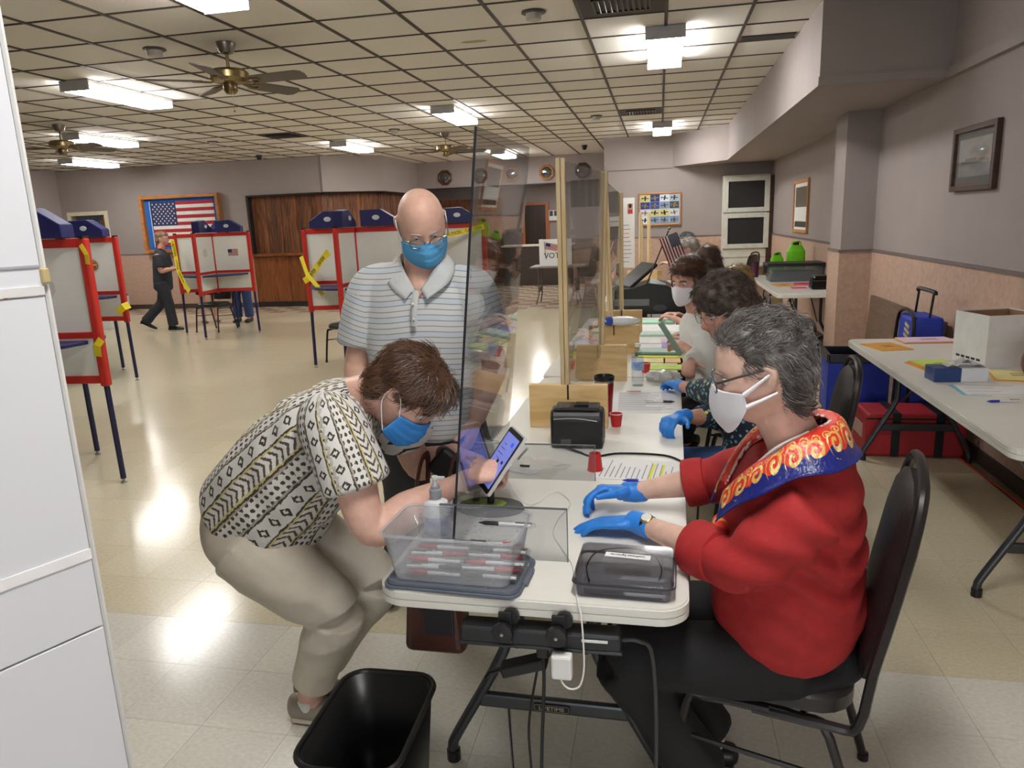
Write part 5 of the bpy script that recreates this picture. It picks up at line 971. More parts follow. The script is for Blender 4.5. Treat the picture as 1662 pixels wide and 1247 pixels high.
def shoe(parent, heel, toe, w=.042, h=.075, mat=None, sole=None, name='shoe'):
    heel, toe = V(heel), V(toe); d = (toe-heel).normalized(); L_ = (toe-heel).length; B = Blob()
    B.limb([heel+V((0, 0, h*.55)), heel+d*L_*.3+V((0, 0, h*.55)), heel+d*L_*.65+V((0, 0, h*.42)), heel+d*L_*.93+V((0, 0, h*.34))], [(w*.8, h*.55), (w*.85, h*.55), (w*1.05, h*.42), (w*.8, h*.3)], n=16)
    s = B.build(name, mat, parent, .007, 4); b = Blob(); b.limb([heel+V((0, 0, .01)), heel+d*L_*.5+V((0, 0, .01)), heel+d*L_*.95+V((0, 0, .01))], [(w*.85, .011), (w*.95, .011), (w*.8, .011)], n=16); b.build('sole', sole or mat, parent, .006, 2); return s
def person(label, loc): return thing('person', label, 'person', loc)
def clothmat(name, rgb, var=.05, bs=35, bump=.25, rough=.8): return M(name, rgb, rough, var=var, scale=20, bump=bump, bscale=bs)
def attrmat(name, rough=.75):
    m = bpy.data.materials.new(name); nt, N, L = nodes(m); N['Principled BSDF'].inputs['Roughness'].default_value = rough
    at = N.new('ShaderNodeAttribute'); at.attribute_name = 'pat'; MAT[name] = m; return m, nt, N, L, at.outputs['Vector']
def mth(N, L, op, a, b=None, c=None):
    n = N.new('ShaderNodeMath'); n.operation = op
    for i, x in enumerate((a, b, c)):
        if x is None: continue
        if isinstance(x, (int, float)): n.inputs[i].default_value = x
        else: L.new(x, n.inputs[i])
    return n.outputs[0]
def mixc(N, L, f, a, b):
    n = N.new('ShaderNodeMix'); n.data_type = 'RGBA'; L.new(f, n.inputs[0]) if not isinstance(f, float) else None
    for i, x in ((6, a), (7, b)):
        if isinstance(x, tuple): n.inputs[i].default_value = (*lin(x), 1)
        else: L.new(x, n.inputs[i])
    return n.outputs[2]
def clothbump(N, L, vec, s=30, st=.25):
    nz = N.new('ShaderNodeTexNoise'); nz.inputs['Scale'].default_value = s; L.new(vec, nz.inputs[0]); bp = N.new('ShaderNodeBump'); bp.inputs['Strength'].default_value = st; bp.inputs['Distance'].default_value = .01; L.new(nz.outputs[0], bp.inputs['Height']); L.new(bp.outputs[0], N['Principled BSDF'].inputs['Normal'])
glove = M('nitrile_blue', (44, 132, 226), .42, var=.06, scale=40, bump=.2, bscale=120)
gold = M('gold', (196, 160, 80), .25, .9); pinkw = M('mask_white', (236, 234, 240), .8, var=.02, bump=.1, bscale=200); bluemask = M('mask_blue', (96, 178, 232), .8, var=.03, bump=.15, bscale=150); bluemask2 = M('mask_blue_deep', (62, 150, 232), .8, var=.03, bump=.15, bscale=150); loopw = M('loop_white', (236, 236, 236), .7)
tz_ = .745
# ---------- woman in red jacket ----------
p = person('seated woman in a red jacket, silk scarf, white mask and blue gloves', (.34, 1.8, 0))
sk = skin('red', (220, 182, 164)); jac = clothmat('jacket_red', (166, 34, 36), .08, 60, .18); blk = clothmat('trousers_black', (20, 19, 21), .1, 30, .2)
H = Frm((.232, 1.70, 1.245), (-.955, .12, -.27), (-.2, .0, .98), 1.08)
B = Blob(); head_blob(B, H, fat=1.06)
B.limb([(.33, 1.74, 1.03), (.305, 1.73, 1.09), (.262, 1.71, 1.17)], [.068, .062, .06])
B.limb([(.34, 1.84, .52), (.34, 1.8, .75), (.335, 1.76, .95), (.33, 1.74, 1.02)], [(.15, .12), (.15, .12), (.15, .1), (.09, .07)], up=(-1, 0, 0))
wn, wf = V((-.048, 1.885, .785)), V((-.075, 2.075, .80)); eln, elf = V((.185, 1.62, .805)), V((.17, 2.05, .86)); shn, shf = V((.31, 1.575, .955)), V((.30, 1.92, .965))
arm(B, shn+V((.02, .05, -.03)), eln, wn, (.036, .042, .040, .026)); arm(B, shf+V((.02, -.05, -.03)), elf, wf, (.036, .042, .040, .026))
kn, kf = V((-.09, 1.74, .47)), V((-.08, 1.96, .47)); an, af = V((.13, 1.78, .09)), V((.17, 1.95, .085))
for hp, kk, aa in ((V((.34, 1.75, .5)), kn, an), (V((.34, 1.93, .5)), kf, af)): B.limb([hp, hp.lerp(kk, .5), kk, kk.lerp(aa, .4), aa], [.085, .075, .055, .05, .035]); B.limb([aa, aa+V((-.05, 0, -.045)), aa+V((-.13, 0, -.06))], [.035, .032, .028])
B.build('body', sk, p, .0052, 5); eyes(H, p)
# jacket
B = Blob(); B.limb([(.335, 1.845, .545), (.335, 1.835, .60), (.325, 1.82, .66), (.318, 1.795, .78), (.322, 1.77, .90), (.335, 1.75, .985), (.34, 1.742, 1.035), (.335, 1.74, 1.06)], [(.205, .165), (.222, .185), (.22, .188), (.21, .18), (.205, .16), (.185, .135), (.13, .105), (.085, .08)], up=(-1, .08, 0), n=30, cap=.25)
for s_, e_, w_, t_ in ((shn, eln, wn, .36), (shf, elf, wf, .33)):
    B.limb([s_+V((.02, .02 if s_ is shn else -.02, .0)), s_.lerp(e_, .5)+V((.01, 0, 0)), e_, e_.lerp(w_, t_*.55), e_.lerp(w_, t_)], [.078, .074, .066, .060, .058], n=22, cap=.4)
    B.limb([e_.lerp(w_, t_-.17), e_.lerp(w_, t_+.02)], [.062, .067], n=22, cap=.2)
def jd(P):
    d = .010*crease(P*np.array([.9, .9, 1.5]), 15, 8)*np.clip((1.0-P[:, 2])/.15, .25, 1)+.003*fbm(P*np.array([.7, 1, 1.8]), 20, 5, 3); a = np.exp(-((P[:, 2]-.80)/.16)**2)
    return d+.009*a*np.sin(P[:, 2]*75+P[:, 0]*24+2.2*np.sin(P[:, 0]*13+P[:, 1]*9))*np.clip((P[:, 0]-.05)/.3, 0, 1)
B.build('jacket', jac, p, .0065, 8, jd)
for e_, w_, t_ in ((eln, wn, .36), (elf, wf, .33)):
    a_ = e_.lerp(w_, t_-.20); c_ = e_.lerp(w_, t_+.045); dd = (c_-a_).normalized(); s1 = dd.orthogonal().normalized(); Q = Mx((s1, dd.cross(s1), dd)).transposed(); L_ = (c_-a_).length
    MB().lathe([(.058, 0), (.0665, .004), (.070, L_*.5), (.069, L_-.003), (.0655, L_), (.062, L_-.003), (.058, L_*.4)], a_, 28, Q).build('rolled_cuff', jac, p, True, world=True)
B = Blob(); B.limb([(.36, 1.86, .50), (.345, 1.85, .47), (.30, 1.85, .455)], [(.2, .13), (.2, .1), (.19, .09)], up=(0, 0, 1))
for hp, kk, aa in ((V((.34, 1.74, .5)), kn, an), (V((.34, 1.94, .5)), kf, af)): B.limb([hp, hp.lerp(kk, .5), kk, kk.lerp(aa, .4), kk.lerp(aa, .93)], [.108, .095, .08, .078, .082], cap=.4)
B.build('trousers', blk, p, .012, 6, lambda P: .004*fbm(P, 22, 9))
for aa in (an, af): shoe(p, aa+V((.05, 0, -.082)), aa+V((-.19, 0, -.082)), .043, .06, M('shoe_black', (20, 20, 22), .4))
# gloves
B = Blob(); hand(B, wn, (-.94, .16, -.1), (0, -.1, -1), (0, 1, .2), fcurl=[(8, 12, 8), (8, 12, 8), (9, 14, 8), (10, 16, 10)], k=1.02, spread=.0); B.limb([wn+V((.03, -.035, .0)), wn+V((.012, -.014, 0)), wn+V((-.02, .01, 0))], [.031, .032, .03]); B.build('glove', glove, p, .0036, 4, lambda P: .0014*crease(P, 70, 3))
B = Blob(); hand(B, wf, (-.93, -.12, .12), (-.05, -.35, -.95), (0, -1, .1), fcurl=[(40, 38, 20), (42, 40, 20), (44, 40, 22), (46, 40, 22)], k=1.02, thumb=(.75, .55, .25), spread=.0); B.limb([wf+V((.035, 0, .004)), wf+V((.01, 0, 0)), wf+V((-.02, 0, 0))], [.031, .031, .03]); B.build('glove', glove, p, .0036, 4, lambda P: .0014*crease(P, 70, 4))
dw = (eln-wn).normalized(); wc = wn+dw*.036; fr_ = Mx.Rotation(0, 3, 'X'); Xw = axes(wc, dw.cross(V((0, 0, 1))), dw.cross(dw.cross(V((0, 0, 1))))).to_3x3()
b = MB(); b.lathe([(.0295, -.007), (.0305, -.004), (.0305, .004), (.0295, .007)], wc, 24, axes((0, 0, 0), dw.cross(V((0, 0, 1))).normalized(), V((0, 0, 1))).to_3x3() if 0 else Mx((dw.cross(V((0, 0, 1))).normalized(), dw.cross(dw.cross(V((0, 0, 1)))).normalized(), dw)).transposed()); b.build('watch_strap', black, p, True, world=True)
zf = V((-.15, -.35, .92)).normalized(); Q = Mx((zf.orthogonal().normalized(), zf.cross(zf.orthogonal().normalized()), zf)).transposed(); wt = wc+zf*.0285
MB().lathe([(0, 0), (.0165, 0), (.0165, .004), (.014, .006), (0, .006)], wt, 24, Q).build('watch_case', gold, p, True, world=True); MB().lathe([(0, .0055), (.0135, .0055), (.0135, .0066), (0, .0066)], wt, 24, Q).build('watch_dial', white, p, world=True)
hm = M('hair_grey', (134, 129, 126), .42, rgb2=(72, 67, 65), scale=34, var=.3); 
nt, N, L = nodes(hm); cr = [n for n in N if n.type == 'VALTORGB'][0]; e = cr.color_ramp.elements.new(.28); e.color = (*lin((214, 212, 208)), 1); cr.color_ramp.elements[0].position = .2
hair(H, p, hm, [((0, -.022, .042), (.081, .090, .088)), ((0, -.05, .0), (.074, .056, .088)), ((0, .015, .085), (.06, .06, .042)), ((0, -.055, -.06), (.052, .032, .04))], 3, 4200, (.018, .042), lambda q: np.array([q[0]*3, -1.0, .35-(q[2] < .05)*1.3]), .3, .005, 70, .0012)
mask(H, p, pinkw, pinkw, False); glasses(H, p, M('frame_teal', (54, 84, 96), .3, .3), y=.104, temple=M('temple_dark', (60, 52, 50), .3)); brows(H, p, hm)
MB().b2((0, 0, 0), (.0001, .0001, .0001))
# silk scarf: collar of folded cloth round the neck, with a point at the back and ends in front
m, nt, N, L, vec = attrmat('scarf_silk', .35); sp = N.new('ShaderNodeSeparateXYZ'); L.new(vec, sp.inputs[0]); u, v = sp.outputs[0], sp.outputs[1]
nz = N.new('ShaderNodeTexNoise'); nz.inputs['Scale'].default_value = 5; nz.inputs['Detail'].default_value = 3; L.new(vec, nz.inputs[0]); wv = N.new('ShaderNodeTexWave'); wv.inputs['Scale'].default_value = 1.6; wv.inputs['Distortion'].default_value = 9; wv.inputs['Detail'].default_value = 1.5; L.new(vec, wv.inputs[0])
vv = mth(N, L, 'ADD', v, mth(N, L, 'MULTIPLY', mth(N, L, 'SINE', mth(N, L, 'MULTIPLY', u, 11)), .05))
def scroll(ku, ou, cv, kv, rmax, turns):
    a = mth(N, L, 'SUBTRACT', mth(N, L, 'FRACT', mth(N, L, 'ADD', mth(N, L, 'MULTIPLY', u, ku), ou)), .5); b_ = mth(N, L, 'MULTIPLY', mth(N, L, 'SUBTRACT', v, cv), kv)
    r_ = mth(N, L, 'SQRT', mth(N, L, 'ADD', mth(N, L, 'MULTIPLY', a, a), mth(N, L, 'MULTIPLY', b_, b_))); th = mth(N, L, 'ARCTAN2', b_, a)
    s_ = mth(N, L, 'SINE', mth(N, L, 'ADD', mth(N, L, 'ADD', mth(N, L, 'MULTIPLY', r_, turns), th), mth(N, L, 'MULTIPLY', nz.outputs[0], 3))); return mth(N, L, 'MULTIPLY', mth(N, L, 'GREATER_THAN', s_, .1), mth(N, L, 'LESS_THAN', r_, rmax))
g1 = scroll(2.1, .0, .62, 2.2, .46, 20); g2 = scroll(3.4, .3, .42, 3.4, .40, 22); gg = mth(N, L, 'MAXIMUM', g1, g2)
c0 = mixc(N, L, mth(N, L, 'GREATER_THAN', vv, .70), (214, 52, 36), (26, 36, 116)); band = mth(N, L, 'MULTIPLY', mth(N, L, 'GREATER_THAN', vv, .48), mth(N, L, 'LESS_THAN', vv, .80)); sw = mth(N, L, 'GREATER_THAN', wv.outputs[1], .52)
c1 = mixc(N, L, gg, c0, (206, 164, 82)); c1 = mixc(N, L, mth(N, L, 'MULTIPLY', gg, mth(N, L, 'GREATER_THAN', nz.outputs[0], .56)), c1, (236, 214, 150)); c1 = mixc(N, L, mth(N, L, 'MULTIPLY', mth(N, L, 'LESS_THAN', v, .1), mth(N, L, 'GREATER_THAN', nz.outputs[0], .5)), c1, (228, 222, 214))
L.new(c1, N['Principled BSDF'].inputs['Base Color']); clothbump(N, L, vec, 12, .3)
def scarf():
    b = MB(); pat = []; nu, nv = 60, 14
    nk = [(.165, 1.70, .955), (.215, 1.655, 1.03), (.28, 1.645, 1.085), (.345, 1.665, 1.12), (.385, 1.73, 1.13), (.36, 1.80, 1.115), (.29, 1.825, 1.08), (.215, 1.81, 1.02), (.165, 1.76, .95)]
    out = [(.125, 1.655, .875), (.19, 1.575, .96), (.27, 1.535, 1.02), (.39, 1.55, 1.045), (.475, 1.72, 1.035), (.40, 1.92, 1.05), (.28, 1.95, 1.04), (.18, 1.90, .97), (.12, 1.80, .87)]
    I = crom([V(q) for q in nk], 8); O = crom([V(q) for q in out], 8); G = []
    for a, c in zip(I, O):
        row = []
        for j in range(nv+1):
            t = j/nv; q = a.lerp(c, t*.8); q.z += .028*math.sin(PI*min(1, t*1.15))+.004*math.sin(t*9+a.x*60); row.append(q)
        G.append(row)
    b.grid(G); o = b.build('scarf', m, p, True, world=True, solid=.003); at = o.data.attributes.new('pat', 'FLOAT_VECTOR', 'POINT')
    at.data.foreach_set('vector', np.array([(i/8, j/nv, 0) for i in range(len(I)) for j in range(nv+1)], dtype=np.float32).ravel())
scarf()
B = Blob(); B.limb([(.15, 1.72, .86), (.145, 1.73, .80), (.15, 1.74, .72)], [(.05, .02), (.045, .018), (.03, .014)], up=(-1, 0, 0)); o = B.build('scarf_tail', m, p, .006, 3, attr=lambda P: np.stack([P[:, 2]*8, (P[:, 1]-1.66)*7, P[:, 0]*0], 1))
b = MB(); b.tube([(.205, 1.69, 1.0), (.26, 1.655, 1.075), (.33, 1.66, 1.115)], [.012, .012, .008], 8, 5, flat=.5); b.build('blouse_collar', paper, p, True, world=True)
# ---------- bending woman ----------
p = person('woman bending over the tablet in a patterned blouse and blue mask', (-1.1, 2.0, 0)); sk = skin('bend', (220, 176, 158))
H = Frm((-.725, 1.98, 1.118), (.60, -.05, -.80), (.80, 0, .60), 1.06)
sn, sf_ = V((-.87, 1.80, 1.07)), V((-.85, 2.17, 1.05)); en, ef = V((-.775, 1.765, .785)), V((-.80, 2.25, .80)); wn, wf = V((-.545, 1.98, .865)), V((-.64, 2.16, .885))
B = Blob(); head_blob(B, H, fat=1.08); B.limb([(-.92, 1.99, 1.09), (-.85, 1.985, 1.11), (-.775, 1.98, 1.115)], [.07, .065, .062]); B.limb([(-1.25, 2, .70), (-1.1, 2, .88), (-.95, 2, 1.03), (-.88, 1.99, 1.08)], [(.14, .12), (.15, .12), (.15, .1), (.09, .07)], up=(-.7, 0, .7))
arm(B, sn, en, wn, (.062, .058, .046, .028)); arm(B, sf_, ef, wf, (.06, .052, .044, .028))
hand(B, wn, (.75, .45, .12), (.25, .55, -.55), (0, .1, 1), fcurl=[(30, 45, 30), (45, 55, 35), (55, 60, 40), (60, 60, 40)], thumb=(.7, .5, .3), k=.98); hand(B, wf, (.8, -.1, -.2), (0, -.3, -1), (0, -1, .1), curl=(35, 40, 25), k=.98)
lg = []
for dy, kx, ax in ((-.10, -.975, -1.13), (.10, -.93, -1.16)):
    hp, kk, aa = V((-1.25, 2+dy, .66)), V((kx, 2+dy*1.0, .45)), V((ax, 2.0+dy*.5, .09)); lg.append((hp, kk, aa)); B.limb([hp, hp.lerp(kk, .5), kk+V((-.01, 0, 0)), kk.lerp(aa, .4), aa], [.085, .07, .042, .046, .036]); B.limb([aa, aa+V((.06, 0, -.04)), aa+V((.14, 0, -.055))], [.035, .03, .026])
B.build('body', sk, p, .0052, 5); eyes(H, p)
m, nt, N, L, vec = attrmat('blouse_ikat', .7); sp = N.new('ShaderNodeSeparateXYZ'); L.new(vec, sp.inputs[0]); u, v = sp.outputs[0], sp.outputs[1]
nz = N.new('ShaderNodeTexNoise'); nz.inputs['Scale'].default_value = 11; nz.inputs['Detail'].default_value = 2; mp = N.new('ShaderNodeMapping'); mp.inputs['Scale'].default_value = (1, .6, 1); L.new(vec, mp.inputs[0]); L.new(mp.outputs[0], nz.inputs[0])
jit = mth(N, L, 'MULTIPLY', mth(N, L, 'SUBTRACT', nz.outputs[0], .5), .24); uu = mth(N, L, 'ADD', u, jit)
fu = mth(N, L, 'FRACT', uu); cell = mth(N, L, 'FLOOR', uu); par = mth(N, L, 'MODULO', mth(N, L, 'ABSOLUTE', cell), 3)
tri = mth(N, L, 'ABSOLUTE', mth(N, L, 'SUBTRACT', fu, .5)); fv = mth(N, L, 'FRACT', mth(N, L, 'ADD', mth(N, L, 'MULTIPLY', v, 2.2), jit)); tv = mth(N, L, 'ABSOLUTE', mth(N, L, 'SUBTRACT', fv, .5))
dia = mth(N, L, 'LESS_THAN', mth(N, L, 'ADD', mth(N, L, 'MULTIPLY', tri, .9), tv), .30); din = mth(N, L, 'LESS_THAN', mth(N, L, 'ADD', mth(N, L, 'MULTIPLY', tri, .9), tv), .14)
chev = mth(N, L, 'GREATER_THAN', mth(N, L, 'FRACT', mth(N, L, 'ADD', mth(N, L, 'MULTIPLY', v, 4.4), mth(N, L, 'MULTIPLY', tri, 2.2))), .62); dots = mth(N, L, 'LESS_THAN', mth(N, L, 'ADD', mth(N, L, 'POWER', mth(N, L, 'SUBTRACT', mth(N, L, 'FRACT', mth(N, L, 'MULTIPLY', fu, 3)), .5), 2), mth(N, L, 'POWER', mth(N, L, 'SUBTRACT', mth(N, L, 'FRACT', mth(N, L, 'MULTIPLY', v, 5)), .5), 2)), .09)
base = (222, 220, 216); dk = (62, 54, 46)
c = mixc(N, L, mth(N, L, 'MULTIPLY', mth(N, L, 'LESS_THAN', par, .5), mth(N, L, 'SUBTRACT', dia, din)), base, dk); c = mixc(N, L, mth(N, L, 'MULTIPLY', mth(N, L, 'COMPARE', par, 1, .4), chev), c, (88, 78, 66)); c = mixc(N, L, mth(N, L, 'MULTIPLY', mth(N, L, 'COMPARE', par, 2, .4), dots), c, (70, 60, 50))
edge = mth(N, L, 'GREATER_THAN', tri, .45); c = mixc(N, L, edge, c, (66, 60, 56)); st2 = mth(N, L, 'MULTIPLY', mth(N, L, 'GREATER_THAN', tri, .36), mth(N, L, 'LESS_THAN', tri, .45)); c = mixc(N, L, mth(N, L, 'MULTIPLY', st2, mth(N, L, 'COMPARE', par, 1, .4)), c, (206, 192, 128)); c = mixc(N, L, mth(N, L, 'MULTIPLY', st2, mth(N, L, 'COMPARE', par, 2, .4)), c, (176, 168, 152))
L.new(c, N['Principled BSDF'].inputs['Base Color']); clothbump(N, L, vec, 6, .2)
B = Blob(); B.limb([(-1.275, 2, .70), (-1.20, 2, .775), (-1.10, 2, .885), (-1.0, 2, .985), (-.92, 1.99, 1.055), (-.865, 1.985, 1.095)], [(.20, .195), (.21, .20), (.205, .185), (.20, .155), (.165, .12), (.085, .08)], up=(-.7, 0, .7), n=30, cap=.5)
ax0, ax1 = A3(-1.275, 2, .70), A3(-.865, 2, 1.10); axd = nrm(ax1-ax0)
def ip(P):
    t = (P-ax0) @ axd; rel = P-ax0-t[:, None]*axd; up0 = A3(-.7, 0, .7); ang = np.arctan2(rel[:, 1], rel @ up0); tor = np.stack([ang*2.9+1.0*t, t*9, t*0], 1)
    d = nrm(A3(*en)-A3(*sn)); ta = (P-A3(*sn)) @ d; ra = P-A3(*sn)-ta[:, None]*d; aa = np.arctan2(ra[:, 0], ra[:, 1]); slv = np.stack([aa*2.1+.3, ta*10, ta*0], 1)
    return slv if SLEEVE else tor
SLEEVE = False; B.build('blouse', m, p, .0075, 6, lambda P: .007*crease(P, 13, 23)+.002*fbm(P, 18, 21)+.004*np.sin(P @ A3(45, 0, 20)+2*np.sin(P[:, 1]*18))*np.exp(-((P[:, 0]+1.05)/.15)**2), ip)
SLEEVE = True
for s_, e_ in ((sn, en), (sf_, ef)): B = Blob(); B.limb([s_+V((-.04, .05 if s_ is sn else -.05, .03)), s_+V((-.02, .02 if s_ is sn else -.02, .0)), s_.lerp(e_, .3), s_.lerp(e_, .56)], [.085, .098, .094, .10], n=22, cap=.25); B.build('sleeve', m, p, .0085, 5, lambda P: .003*fbm(P, 20, 22), ip)
pant = clothmat('trousers_beige', (206, 198, 182), .04, 25, .2)
B = Blob(); B.limb([(-1.17, 2, .79), (-1.235, 2, .715), (-1.255, 2, .65), (-1.22, 2, .58)], [(.195, .17), (.205, .185), (.205, .165), (.17, .12)], up=(-.8, 0, .4), n=26)
for hp, kk, aa in lg: B.limb([hp+V((.0, 0, .0)), hp.lerp(kk, .5)+V((0, 0, -.01)), kk, kk.lerp(aa, .35), kk.lerp(aa, .80)], [.13, .112, .086, .08, .07], n=20, cap=.3)
B.build('trousers', pant, p, .0075, 8, lambda P: .008*crease(P*np.array([1, 1, 1.3]), 12, 33)+.002*fbm(P, 20, 31)+.004*np.sin(P @ A3(30, 8, 60)+2*np.sin(P[:, 0]*14))*np.exp(-((P[:, 0]+1.05)/.1)**2-((P[:, 2]-.5)/.1)**2))
for hp, kk, aa in lg: shoe(p, aa+V((-.055, 0, -.085)), aa+V((.19, 0, -.085)), .042, .085, M('shoe_taupe', (150, 140, 128), .6), M('sole_pale', (206, 196, 176), .7)); B = Blob(); B.limb([aa+V((.005, 0, -.04)), aa+V((0, 0, .0))], [.036, .039], cap=.2); B.build('sock', white, p, .006, 2)
hb = M('hair_brown', (112, 78, 56), .4, rgb2=(66, 44, 32), scale=26)
hair(H, p, hb, [((0, -.022, .045), (.088, .104, .092)), ((0, -.055, .0), (.082, .066, .092)), ((0, .035, .08), (.07, .066, .05)), ((0, -.05, -.06), (.06, .045, .045)), ((0, .075, .065), (.05, .03, .03))], 5, 4000, (.03, .065), lambda q: np.array([q[0]*5, q[1]*5-.2, -.8 if q[1] > -.05 else -1.2]), .22, .004, 60, .0012)
mask(H, p, bluemask2, loopw); brows(H, p, hb)
B = Blob(); B.limb([wf.lerp(ef, .16), wf.lerp(ef, .30)], [.034, .036], cap=.1); B.build('brown_wristband', lea, p, .005, 3)
MB().tube([wn+V((.13, .09, .03)), wn+V((.165, .06, .075))], .004, 8).build('stylus', M('stylus_silver', (190, 190, 192), .3, .5), p, True, world=True)
# ---------- standing man ----------
p = person('bald standing man in a grey striped polo shirt and blue mask', (-.83, 2.47, 0)); sk = skin('man', (226, 182, 162))
H = Frm((-.782, 2.40, 1.604), (.38, -.70, -.62), (.15, -.55, .80), 1.0)
sl, sr = V((-1.0, 2.46, 1.42)), V((-.635, 2.46, 1.405)); el_, er = V((-1.075, 2.45, 1.125)), V((-.565, 2.46, 1.12)); wl, wr_ = V((-1.05, 2.38, .89)), V((-.60, 2.31, .955))
B = Blob(); head_blob(B, H, fat=1.1, nose=1.1, wide=1.05); B.limb([(-.82, 2.49, 1.40), (-.805, 2.46, 1.47), (-.785, 2.42, 1.54)], [.072, .066, .066]); B.limb([(-.83, 2.49, .92), (-.83, 2.49, 1.12), (-.82, 2.485, 1.30), (-.81, 2.475, 1.37), (-.81, 2.475, 1.43)], [(.15, .11), (.15, .12), (.14, .11), (.10, .095), (.07, .07)], up=(0, -1, 0))
arm(B, sl+V((.03, 0, -.03)), el_, wl, (.05, .05, .044, .03)); arm(B, sr+V((-.03, 0, -.03)), er, wr_, (.05, .05, .044, .03)); hand(B, wl, (.1, -.2, -1), (.9, 0, 0), (0, -1, 0), curl=(25, 30, 20), k=1.05); hand(B, wr_, (-.25, -.35, -.8), (-.9, .1, .2), (0, -1, 0), curl=(35, 40, 25), k=1.05)
lg = []
for s_ in (-1, 1):
    hp, kk, aa = V((-.83+s_*.1, 2.5, .88)), V((-.84+s_*.17, 2.66, .48)), V((-.88+s_*.26, 2.86, .09)); lg.append((hp, kk, aa)); B.limb([hp, hp.lerp(kk, .5), kk, kk.lerp(aa, .35), aa], [.09, .08, .058, .055, .038]); B.limb([aa, aa+V((0, -.06, -.04)), aa+V((0, -.15, -.055))], [.035, .03, .028])
B.build('body', sk, p, .0052, 5); eyes(H, p)
m, nt, N, L, vec = attrmat('polo_stripe', .8); sp = N.new('ShaderNodeSeparateXYZ'); L.new(vec, sp.inputs[0]); v = sp.outputs[2]; f = mth(N, L, 'FRACT', mth(N, L, 'MULTIPLY', v, 54)); f2 = mth(N, L, 'FRACT', mth(N, L, 'MULTIPLY', v, 18))
c = mixc(N, L, mth(N, L, 'LESS_THAN', f2, .36), (206, 208, 208), (196, 205, 212)); c = mixc(N, L, mth(N, L, 'LESS_THAN', f, .13), c, (128, 124, 124)); L.new(c, N['Principled BSDF'].inputs['Base Color']); clothbump(N, L, vec, 14, .25)
B = Blob(); B.limb([(-.845, 2.49, .86), (-.84, 2.485, .97), (-.835, 2.475, 1.10), (-.83, 2.475, 1.24), (-.825, 2.48, 1.36), (-.82, 2.487, 1.425), (-.815, 2.49, 1.452)], [(.188, .145), (.195, .16), (.20, .165), (.212, .15), (.208, .132), (.165, .105), (.10, .085)], up=(0, -1, 0), n=30, cap=.15)
for s_, e_, d in ((sl, el_, 1), (sr, er, -1)): B.limb([s_+V((d*.07, .02, -.01)), s_+V((0, .01, -.03)), s_.lerp(e_, .35), s_.lerp(e_, .78)], [.07, .075, .082, .08], n=22, cap=.3)
def pz(P):
    q = P.copy()
    for s_, e_, x in ((sl, el_, -1), (sr, er, 1)):
        d = nrm(A3(*e_)-A3(*s_)); ta = (P-A3(*s_)) @ d; ra = np.linalg.norm(P-A3(*s_)-ta[:, None]*d, axis=1); w = (ra < .105) & (ta > .06) & ((P[:, 0]+.82)*x > .175); q[w, 2] = 1.42-ta[w]
    q[:, 2] += .006*np.sin(P[:, 0]*18); return q
B.limb([(-.80, 2.44, 1.33), (-.80, 2.44, 1.42)], [.075, .06]) if 0 else None
ps = B.build('polo_shirt', m, p, .0075, 6, lambda P: .008*crease(P*np.array([1.6, 1, .6]), 11, 43)+.002*fbm(P*np.array([1.6, 1, .7]), 17, 41)+.004*np.sin(P @ A3(42, 0, 16)+2*np.sin(P[:, 2]*9))*np.exp(-((P[:, 2]-1.08)/.14)**2), pz)
bm_ = bmesh.new(); bm_.from_mesh(ps.data); lx, ly = p.location.x, p.location.y
bmesh.ops.delete(bm_, geom=[f for f in bm_.faces if (lambda c: c.y+ly < 2.44 and c.z > 1.345 and abs(c.x+lx+.797) < (c.z-1.345)*.62)(f.calc_center_median())], context='FACES'); bm_.to_mesh(ps.data); bm_.free()
cg = clothmat('collar_grey2', (200, 202, 202), .03, 60, .15)
for s_ in (-1, 1):
    I = crom([V((-.815+s_*.01, 2.56, 1.50)), V((-.815+s_*.075, 2.49, 1.505)), V((-.80+s_*.055, 2.40, 1.455)), V((-.795+s_*.008, 2.355, 1.385))], 6); O = crom([V((-.815+s_*.012, 2.60, 1.45)), V((-.815+s_*.125, 2.49, 1.455)), V((-.80+s_*.125, 2.375, 1.40)), V((-.795+s_*.045, 2.325, 1.35))], 6)
    MB().grid([[a.lerp(c_, j/5*.8)+V((0, 0, .006*math.sin(PI*j/5))) for j in range(6)] for a, c_ in zip(I, O)]).build('collar', cg, p, True, world=True, solid=.002)
MB().tube([(-.795, 2.335, 1.385), (-.797, 2.315, 1.34), (-.80, 2.308, 1.27)], [.012, .012, .010], 6, 4, flat=.4).build('placket', cg, p, True, world=True)
for z in (1.345, 1.295): MB().ball((-.798, 2.303, z), .005, 8).build('button', paper, p, world=True)
tr_ = clothmat('trousers_charcoal', (52, 52, 56), .08, 30, .2)
B = Blob(); B.limb([(-.84, 2.5, 1.0), (-.84, 2.5, .92), (-.84, 2.505, .83)], [(.17, .13), (.18, .14), (.16, .12)], up=(0, -1, 0), n=24)
for hp, kk, aa in lg: B.limb([hp, hp.lerp(kk, .5), kk, kk.lerp(aa, .4), kk.lerp(aa, .96)], [.115, .10, .082, .076, .075], n=20, cap=.3)
B.build('trousers', tr_, p, .011, 6, lambda P: .004*fbm(P, 20, 51))
for hp, kk, aa in lg: shoe(p, aa+V((0, .06, -.085)), aa+V((0, -.2, -.085)), .045, .085, M('shoe_sport', (50, 54, 50), .6, rgb2=(30, 32, 34), scale=60), M('sole_dark', (60, 62, 60), .7))
mask(H, p, bluemask, loopw, z1=-.012); glasses(H, p, M('frame_silver', (150, 146, 140), .25, .8), y=.106, z=.0); hw = M('hair_white', (186, 168, 154), .6); brows(H, p, hw)
